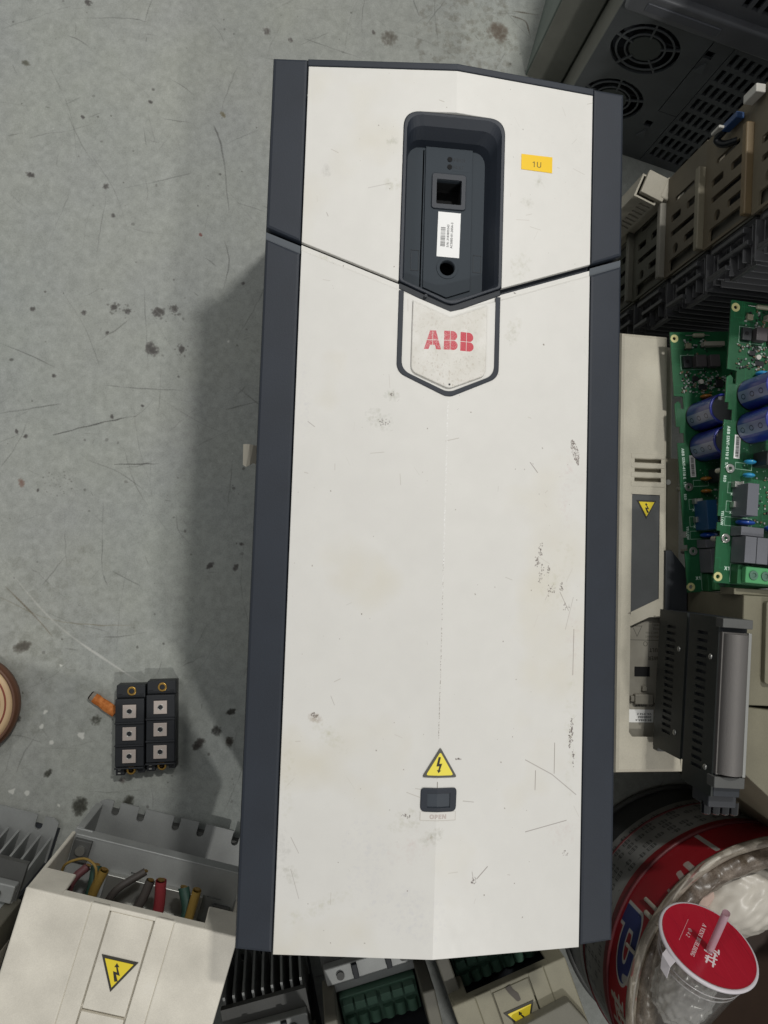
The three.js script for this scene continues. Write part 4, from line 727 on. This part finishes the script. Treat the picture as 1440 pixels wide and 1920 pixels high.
  // barcode sticker
  { const [cc, cx] = canvas(64, 220); cx.fillStyle = '#e6e6e2'; cx.fillRect(0, 0, 64, 220); cx.fillStyle = '#1a1a1a'; for (let q = 16; q < 204;) { const w = 2 + Math.floor(rnd() * 6); cx.fillRect(14, q, 36, w); q += w + 2 + Math.floor(rnd() * 5); } obj('barcode_sticker', planUV(slab(rect(.0115, .0172, .1265, .1485), .0002, .0005), .0115, .0172, .1265, .1485), std(0xffffff, .5, { map: ctex(cc) }), t); }
  const blue = new THREE.MeshPhysicalMaterial({ color: o.disc, roughness: .3, clearcoat: .6 }), blueD = new THREE.MeshPhysicalMaterial({ color: 0x12429a, roughness: .3, clearcoat: .6 });
  const disc = (a, b, r, m, w = .0045) => obj('disc_capacitor', new THREE.SphereGeometry(r, 18, 12).scale(1, 1, w / r / 2).translate(a, r * .95, b), m, t);
  disc(.025, .151, .0055, blue); disc(.0245, .1635, .0055, blue); disc(.022, .2075, .0085, blueD, .006); disc(.05, .2105, .009, blueD, .007); disc(.031, .068, .006, blue, .005);
  bxp('film_capacitor', .0305, .044, .142, .155, .022, dkp); bxp('film_capacitor', .0445, .06, .14, .155, .02, grey);
  bxp('relay', .0128, .0235, .1735, .2025, .0245, std(o.relay, .45)); 
  for (const z of [.1705, .189]) { obj('spade_terminal', [rex(.0108, .0155, .0004, .007, z, z + .0055, .0004), rex(.0145, .0158, .0004, .013, z + .0003, z + .005, .0003)], M.zinc, t); }
  bxp('film_capacitor', .0128, .0345, .212, .2202, .018, grey);
  for (let k = 0; k < 4; k++) bxp('relay', .0145 + k * .0112, .0252 + k * .0112, .221, .2445, .023, grey);
  // screw terminals
  const tb = obj('terminal_block', [rex(.0155, .098, .0004, .012, .246, .2635, .0008)], std(0x1f5a34, .5), t);
  obj('terminal_front', [rex(.019, .098, .012, .019, .2475, .262, .0012)], M.greenLt, tb);
  for (let k = 0; k < 6; k++) obj('terminal_screw', [slab(circ(.026 + k * .0115, .2548, .0041, 18), .019, .0205, .0004, [circ(.026 + k * .0115, .2548, .0026, 14)]), cyl(.0026, .0004, .026 + k * .0115, .0191, .2548, 14)], M.greenTerm, tb);
}
board([0.3762, 0.2220, -0.2285], .048, 'green circuit board lying directly on the cream inverter, with a dark blue relay', { canTurn: 1.9, disc: 0xa06a28, relay: 0x1d4a72 });
board([0.4028, 0.2900, -0.2402], -.095, 'green circuit board lying on top of the other, grey relay and bright blue discs', { canTurn: 1.9, disc: 0x2f93c4, relay: 0x63656c });

// ---------------------------------------------------------------- slotted black power supplies with an aluminium heat sink
{
  const mk = (label, x, y, z, w, h, L, slots) => {
    const t = thing('power_supply', label, 'power supply', [x, y, z], -.08, 'slotted black power supplies stacked on edge');
    obj('case', [rex(.0022, w, 0, h, 0, L, .0012)], M.slateDark, t);
    const s = new THREE.Shape([[0, 0], [L, 0], [L, h], [0, h]].map(p => new THREE.Vector2(...p)));
    for (let k = 0; k < slots; k++) { const z0 = .014 + k * (L - .028) / slots; s.holes.push(new THREE.Path([[z0, h * .3], [z0, h * .3 + .0175], [z0 + .0028, h * .3 + .0175], [z0 + .0028, h * .3]].map(p => new THREE.Vector2(...p)))); }
    // plate spans z (shape x) and y; turned so that it faces away from the boards
    obj('slotted_plate', new THREE.ExtrudeGeometry(s, { depth: .0018, bevelEnabled: false }).rotateY(-Math.PI / 2).translate(.0018, 0, 0), std(0x2b302f, .5, { map: wearMap }), t);
    for (const zz of [.035, L - .022]) obj('screw', new THREE.SphereGeometry(.0026, 12, 8).scale(.5, 1, 1).translate(-.0002, h * .78, zz), M.zinc, t);
    return t;
  };
  const a = mk('slotted black power supply resting on the cream inverter under the aluminium one', 0.3647, 0.2120, 0.0520, .03, .054, .135, 17);
  obj('end_foot', [rex(.003, .03, -.006, .004, .128, .14, .001)], M.steelDull, a);
  const b = mk('slotted black power supply carrying a round aluminium heat sink on its top', 0.3642, 0.2720, 0.0519, .0265, .05, .152, 18);
  const al = std(0x716e6b, .55, { metalness: .5, bumpMap: fineBump, bumpScale: .0003 });
  const hs = obj('heat_sink', [new THREE.CylinderGeometry(.0108, .0108, .118, 28).rotateX(Math.PI / 2).translate(.0128, .0535, .072), ex(.001, .0255, .048, .0545, .012, .132)], al, b, 'half-round sandblasted aluminium heat sink');
  obj('end_frame', [rex(-.001, .0265, .046, .058, .0, .008, .001)], M.steelDull, hs); obj('end_frame', [rex(-.001, .0265, .044, .0565, .1335, .143, .001)], M.steelDull, hs);
  obj('edge_strip', [rex(.0232, .0262, .05, .0575, .0115, .133, .0006)], M.zinc, hs);
  obj('terminal_housing', [rex(.004, .03, .012, .04, .1522, .164, .0015)], std(0x303236, .5), b);
  for (let k = 0; k < 4; k++) obj('terminal_knob', [new THREE.CylinderGeometry(.0042, .0046, .01, 16).rotateX(Math.PI / 2).translate(.008 + k * .0085, .03, .166), new THREE.SphereGeometry(.0042, 14, 8).scale(1, 1, .5).translate(.008 + k * .0085, .03, .1708)], new THREE.MeshPhysicalMaterial({ color: 0x0d0e10, roughness: .15, clearcoat: 1 }), b);
}
// ---------------------------------------------------------------- plain beige enclosure with a fan grille
{
  const t = thing('beige_enclosure', 'plain beige plastic enclosure with a square fan grille, beside the power supplies', 'enclosure', [.403, 0, .034], -.06);
  const m = std(0x7d7967, .6, { map: wearMap, bumpMap: fineBump, bumpScale: .00015 });
  obj('shell', [slab([[0, .068], [.22, .068 + .1], [.22, .1], [.22, .24], [.12, .245], [.01, .155], [0, .148]].filter((p, i) => i !== 1 && i !== 2).concat([]), 0, .297, .003)].slice(0, 0).concat([slab([[.0, .0], [.24, .0], [.24, .098], [.0, .0985]], 0, .2965, .0015, [rrect(.026, .09, .011, .071, .008)]), slab([[.0, .0995], [.24, .12], [.24, .26], [.125, .255], [.012, .165], [0, .155]], 0, .297, .0015)]), m, t);
  obj('rear_tab', rex(-.008, .03, .27, .294, -.006, .0, .001), m, t);
  obj('fan_hub', [cyl(.02, .01, .058, .262, .041, 28), ...[0, 1, 2, 3, 4].map(k => bx(.026, .0015, .014).rotateX(.5).translate(.026, 0, 0).rotateY(k * 1.2566).translate(.058, .267, .041))], M.slateDark, t);
  const fr = obj('fan_grille', [slab(rrect(.018, .098, .004, .078, .003), .2966, .303, .001, [rrect(.026, .09, .011, .071, .008)])], m, t);
  for (let k = 0; k < 4; k++) obj('grille_bar', [rex(.024, .092, .2968, .3015, .0205 + k * .012, .0235 + k * .012, .0006)], m, fr);
  obj('grille_bar', [rex(.04, .0425, .2968, .3015, .01, .072, .0006)], m, fr);
  obj('grille_screw', cyl(.004, .001, .0235, .303, .0095, 14), M.slateDark, fr);
}

// ---------------------------------------------------------------- paint pail with rubbish in it
const PCX = .484, PCZ = .443, RIM = .221, RT = .161, RB = .149;
{
  const t = thing('paint_pail', 'dented steel paint pail with a red and silver label and crusted rim', 'paint pail', [PCX, 0, PCZ]);
  const W = 2048, Hh = 768, [c, x] = canvas(W, Hh), [g] = grain(W, Hh, [112, 112, 110], 16, 6, 24, 15); x.drawImage(g, 0, 0);
  // side seen from the drive is centred on the canvas; v runs from rim (top) to base
  x.fillStyle = '#3b3c3d'; x.fillRect(0, 560, W, 208);
  x.fillStyle = 'rgba(150,150,148,.8)'; x.fillRect(0, 300, W, 262);
  x.fillStyle = '#9a1c26'; x.fillRect(0, 0, W, 300); x.fillStyle = '#7c1a20'; x.fillRect(0, 262, W, 40);
  x.fillStyle = '#8a8884'; x.fillRect(0, 300, W, 14);
  // columns of small print: plain strokes and boxes
  x.strokeStyle = x.fillStyle = 'rgba(58,58,58,.75)'; x.lineWidth = 3;
  for (let q = 0; q < W; q += 34) for (let r = 0; r < 6; r++) { const y = 330 + r * 36; if (hash(q, r, 3) < .72) { x.strokeRect(q + 4, y, 18 * hash(q, r, 7) + 6, 20); x.beginPath(); x.moveTo(q, y + 10); x.lineTo(q + 24, y + 10); x.moveTo(q + 13, y - 4); x.lineTo(q + 13, y + 26); x.stroke(); } }
  // big lettering: blue P-like letter outlined in silver, and silver brush characters
  for (const q0 of [640, 1420]) {
    x.save(); x.translate(q0, 90); x.scale(.72, .72); x.lineJoin = 'round';
    for (const [w, col] of [[74, '#b8b6b0'], [52, '#25306a']]) { x.strokeStyle = col; x.lineWidth = w; x.beginPath(); x.moveTo(0, 190); x.lineTo(0, 40); x.bezierCurveTo(20, -10, 150, -10, 150, 60); x.bezierCurveTo(150, 130, 40, 130, 0, 110); x.stroke(); }
    x.strokeStyle = '#b9b5aa'; x.lineWidth = 17; x.lineCap = 'round';
    for (const d of [230, 370]) { x.beginPath(); x.moveTo(d, 30); x.lineTo(d + 80, 22); x.moveTo(d + 40, 0); x.lineTo(d + 34, 130); x.moveTo(d - 6, 76); x.lineTo(d + 92, 70); x.moveTo(d + 4, 130); x.lineTo(d + 90, 120); x.moveTo(d + 16, 40); x.lineTo(d + 10, 170); x.moveTo(d + 74, 40); x.lineTo(d + 84, 176); x.stroke(); }
    x.strokeStyle = '#a8a6a0'; x.lineWidth = 16; x.beginPath(); x.moveTo(-330, 230); x.lineTo(-330, 0); x.stroke();
    x.restore();
  }
  x.strokeStyle = 'rgba(176,172,162,.9)'; for (let i = 0; i < 40; i++) { x.lineWidth = rr(4, 22); x.lineCap = 'round'; const a = rnd() * W, b = rr(0, 60); x.beginPath(); x.moveTo(a, 0); x.lineTo(a + rr(-20, 20), b + rr(10, 90)); x.stroke(); }
  for (let i = 0; i < 500; i++) { x.fillStyle = `rgba(${rnd() < .5 ? '190,186,176' : '40,36,34'},${rr(.15, .6)})`; x.fillRect(rnd() * W, rnd() * Hh, rr(1, 7), rr(1, 4)); }
  const map = ctex(c, true, true);
  const wall = new THREE.LatheGeometry([[RB, .006], [RB + .002, .03], [RT - .005, .19], [RT - .0045, RIM - .012], [RT - .004, RIM - .004]].map(p => new THREE.Vector2(...p)), 96);
  { const p = wall.attributes.position, uv = wall.attributes.uv; for (let i = 0; i < p.count; i++) uv.setY(i, p.getY(i) / RIM); }
  const dent = new THREE.Mesh(wall);
  { const p = wall.attributes.position; for (let i = 0; i < p.count; i++) { const a = Math.atan2(p.getZ(i), p.getX(i)), k = 1 + .006 * Math.sin(a * 3 + 1) * Math.sin(p.getY(i) * 30) + .004 * Math.sin(a * 7); p.setX(i, p.getX(i) * k); p.setZ(i, p.getZ(i) * k); } wall.computeVertexNormals(); }
  map.offset.set(.02, 0);
  obj('pail_wall', wall, std(0xffffff, .42, { map, metalness: .15, side: THREE.DoubleSide }), t);
  obj('base_chime', [new THREE.TorusGeometry(RB + .0015, .004, 8, 80).rotateX(Math.PI / 2).translate(0, .0045, 0)], M.steelDull, t);
  obj('pail_floor', cyl(RB - .001, .004, 0, .006, 0, 64), std(0x3f352c, .7, { map: wearMap }), t);
  for (const y of [.075, .15]) obj('swage', new THREE.TorusGeometry(RB + (RT - RB) * y / RIM - .0012, .0022, 6, 90).rotateX(Math.PI / 2).translate(0, y, 0), std(0x6a3034, .5, { map: wearMap }), t).visible = true;
  // rolled rim and the crust of dried paint on it
  const [rc, rx] = grain(1024, 64, [126, 118, 105], 30, 12, 40, 71);
  for (let i = 0; i < 420; i++) { const k = rnd(); rx.fillStyle = k < .14 ? `rgba(140,36,40,${rr(.2, .6)})` : k < .7 ? `rgba(84,76,66,${rr(.2, .7)})` : `rgba(196,190,176,${rr(.2, .7)})`; rx.beginPath(); rx.ellipse(rnd() * 1024, rnd() * 64, rr(1, 16), rr(1, 7), rr(-.4, .4), 0, 7); rx.fill(); }
  const rimMap = ctex(rc, true, true);
  const [kc] = grain(1024, 128, [98, 87, 75], 40, 16, 60, 72);
  const crustMap = ctex(kc, true, true);
  const rough = (R, r0, n, k, y, sq) => { const g2 = new THREE.TorusGeometry(R, r0, 12, n).rotateX(Math.PI / 2), p = g2.attributes.position; for (let i = 0; i < p.count; i++) { const a = Math.atan2(p.getZ(i), p.getX(i)), q = Math.hypot(p.getX(i), p.getZ(i)), nz = (fbm((a + 4) * 9, p.getY(i) * 300 + q * 200 + 40, 5, 3, 512) - .5) * k; const f = (q + nz) / q; p.setX(i, p.getX(i) * f); p.setZ(i, p.getZ(i) * f); p.setY(i, p.getY(i) * sq + nz * .7 + y); } g2.computeVertexNormals(); return g2; };
  obj('rim', rough(RT - .001, .005, 200, .0022, RIM - .004, 1), std(0xffffff, .42, { map: rimMap }), t);
  obj('paint_crust', rough(RT - .0165, .0118, 520, .013, RIM - .012, 1.15), new THREE.MeshPhysicalMaterial({ color: 0xffffff, roughness: .38, clearcoat: .3, clearcoatRoughness: .3, map: crustMap }), t);
  obj('inner_crust', [new THREE.CylinderGeometry(RT - .012, RB - .006, RIM - .03, 64, 1, true).translate(0, .008 + (RIM - .03) / 2, 0)], std(0x4e453b, .7, { map: wearMap, side: THREE.DoubleSide }), t);
  obj('sludge', [cyl(RB - .009, .05, 0, .01, 0, 64)], std(0x4a3a30, .6, { map: wearMap }), t);
  for (const [a, L, w] of [[-2.5, .026, .004], [-2.56, .014, .005], [-2.8, .022, .004], [3.05, .024, .004]]) {
    const R = RT - .0015, ca = Math.cos(a), sa = Math.sin(a);
    obj('paint_drip', new THREE.CapsuleGeometry(w / 2, L, 4, 10).scale(1, 1, .5).rotateY(Math.PI / 2 - a).translate(ca * (R - L * .012), RIM - .012 - L / 2, sa * (R - L * .012)), std(0xa8a294, .45), t);
  }
}
{ // drink cup leaning in the pail
  const t = thing('drink_cup', 'clear plastic drink cup sealed with a red film lid, leaning in the paint pail', 'drink cup', [0, 0, 0], 0);
  const lid = new THREE.Vector3(0.3797, 0.2620, 0.3565), axis = new THREE.Vector3(.175, .455, -.871).normalize();
  t.position.copy(lid).addScaledVector(axis, -.1086);
  t.quaternion.setFromUnitVectors(new THREE.Vector3(0, 1, 0), axis);
  t.scale.setScalar(.92);
  const wall = new THREE.LatheGeometry([[.0005, 0], [.031, 0], [.0325, .003], [.036, .045], [.0415, .09], [.0435, .103], [.0445, .106], [.0445, .114], [.0472, .1165], [.0478, .118]].map(p => new THREE.Vector2(...p)), 64);
  obj('cup_wall', wall, new THREE.MeshPhysicalMaterial({ color: 0xf2f2f0, transmission: .95, thickness: 0, roughness: .08, ior: 1.45, side: THREE.DoubleSide }), t);
  obj('cup_rim', new THREE.TorusGeometry(.0474, .0022, 8, 72).rotateX(Math.PI / 2).translate(0, .117, 0), std(0xcfc9cd, .35), t);
  for (const y of [.1, .093]) obj('cup_ring', new THREE.TorusGeometry(.0428 - (.1 - y) * .2, .0007, 6, 64).rotateX(Math.PI / 2).translate(0, y, 0), new THREE.MeshPhysicalMaterial({ color: 0xe4e2e2, roughness: .2, transmission: .6, thickness: 0 }), t);
  const [c, x] = canvas(1024, 1024); x.fillStyle = '#b0182f'; x.fillRect(0, 0, 1024, 1024);
  for (let i = 0; i < 90; i++) { x.strokeStyle = `rgba(${rnd() < .5 ? '140,14,36' : '196,44,66'},${rr(.15, .4)})`; x.lineWidth = rr(2, 10); x.beginPath(); const a = rnd() * 1024; x.moveTo(a, rnd() * 1024); x.lineTo(a + rr(-120, 120), rnd() * 1024); x.stroke(); }
  x.save(); x.translate(512, 512); x.rotate(2.42); x.fillStyle = x.strokeStyle = '#e6dcdc'; x.textAlign = 'center';
  x.font = 'bold 58px serif'; x.fillText('A VENT BUILDING', 10, 120); x.font = '54px sans-serif'; x.fillText('@ 4 2', 0, 225);
  x.lineWidth = 5; x.setLineDash([7, 6]); x.beginPath(); x.moveTo(-170, 265); x.lineTo(190, 265); x.stroke(); x.setLineDash([]);
  x.lineWidth = 20; x.lineCap = 'round'; // brush strokes of the printed shop mark
  for (const [a, b, p, q] of [[180, -20, 180, -120], [130, -40, 230, -40], [140, -100, 230, -110], [150, -20, 110, -120], [90, -60, 90, 10], [40, -90, 120, -95], [30, -30, 60, -110], [10, -20, 10, -100], [-30, -60, 40, -60], [-30, -110, 20, -120]]) { x.beginPath(); x.moveTo(a, b); x.lineTo(p, q); x.stroke(); }
  x.restore();
  obj('film_lid', planUV(new THREE.LatheGeometry([[.0001, .1176], [.02, .1172], [.044, .1182], [.0466, .1194]].map(p => new THREE.Vector2(...p)), 64), -.048, .048, -.048, .048), new THREE.MeshPhysicalMaterial({ map: ctex(c), roughness: .3, clearcoat: .5, clearcoatRoughness: .15, side: THREE.DoubleSide }), t, 'red printed sealing film');
  obj('film_flap', loft([[[-.047, .119, .0], [-.046, .119, .014]], [[-.0535, .112, .003], [-.052, .111, .016]], [[-.0525, .098, .008], [-.05, .096, .017]]].map(r => [...r, [r[1][0] + .0004, r[1][1], r[1][2]], [r[0][0] + .0004, r[0][1], r[0][2]]])), std(0xd9d3d6, .4, { side: THREE.DoubleSide }), t);
  const sa = new THREE.Vector3(0.3786, 0.2635, 0.3633), sb = new THREE.Vector3(0.3734, 0.3050, 0.3084);
  t.updateMatrixWorld(true); const inv = t.matrixWorld.clone().invert(); sa.addScaledVector(sb.clone().sub(sa), -.25).applyMatrix4(inv); sb.applyMatrix4(inv);
  obj('straw', tube([sa.toArray(), sa.clone().lerp(sb, .5).toArray(), sb.toArray()], .0037, 12, 14), new THREE.MeshPhysicalMaterial({ color: 0xd9b9c4, roughness: .35, transmission: .35, thickness: 0 }), t);
}
{ // crumpled white bag and paper scraps in the pail
  const crumple = (r, sx, sy, sz, k, sd) => { const g = new THREE.SphereGeometry(r, 96, 64), p = g.attributes.position; for (let i = 0; i < p.count; i++) { const x = p.getX(i) / r, y = p.getY(i) / r, z = p.getZ(i) / r; let f = 0; for (let q = 0; q < 14; q++) { const ax = hash(q, 1, sd) * 2 - 1, ay = hash(q, 2, sd) * 2 - 1, az = hash(q, 3, sd) * 2 - 1, l = Math.hypot(ax, ay, az) || 1, w = (x * ax + y * ay + z * az) / l * (2.2 + 4 * hash(q, 4, sd)) + 6 * hash(q, 5, sd); f += Math.abs((w - Math.floor(w)) - .5) - .25; } const m = 1 + k * f; p.setXYZ(i, x * r * m * sx, y * r * m * sy, z * r * m * sz); } g.computeVertexNormals(); return g; };
  const bag = obj('plastic_bag', crumple(.056, 1.15, 1.4, .95, .02, 15), new THREE.MeshPhysicalMaterial({ color: 0xc6c0b4, roughness: .42, clearcoat: .25, clearcoatRoughness: .3 }));
  bag.position.set(.462, .138, .355); bag.rotation.set(-.3, .2, -.3);
  tag(bag, 'crumpled white plastic bag stuffed in the paint pail behind the drink cup', 'plastic bag');
  const film = obj('crumpled_film', crumple(.03, 1, 1.25, 1, .055, 9).translate(0, .05, 0), new THREE.MeshPhysicalMaterial({ color: 0xe8e6e2, roughness: .25, transmission: .7, thickness: 0, side: THREE.DoubleSide }), scene.getObjectByName('drink_cup'));
  const s = (name, label, pos, pts, col) => { const g = loft(pts.map(r => [...r, ...r.slice().reverse().map(q => [q[0], q[1] - .0008, q[2]])])); const o = obj(name, g, std(col, .8, { side: THREE.DoubleSide })); o.position.set(...pos); return tag(o, label, 'paper scrap', 'paper scraps in the paint pail'); };
  s('paper_scrap', 'crumpled pinkish paper scrap under the pail rim beside the white bag', [0.4111, 0.1900, 0.3489], [[[-.016, 0, -.012], [0, .006, -.014], [.012, .002, -.02]], [[-.012, .006, 0], [.002, .01, .002], [.014, .004, -.004]], [[-.004, .002, .012], [.004, .004, .012], [.008, -.002, .008]]], 0xbfa79b);
  s('paper_scrap', 'small torn cream paper scrap between the pail crust and the white bag', [0.4241, 0.2000, 0.3159], [[[-.01, 0, 0], [0, .004, -.006], [.008, .002, -.01]], [[-.008, .004, .008], [.002, .006, .004], [.01, .003, -.002]], [[-.004, 0, .01], [.004, .002, .01], [.009, 0, .004]]], 0xb9b4a2);
}

scene.traverse(o => { if (o.isLight) o.castShadow = !o.isRectAreaLight; });
renderer.render(scene, camera);
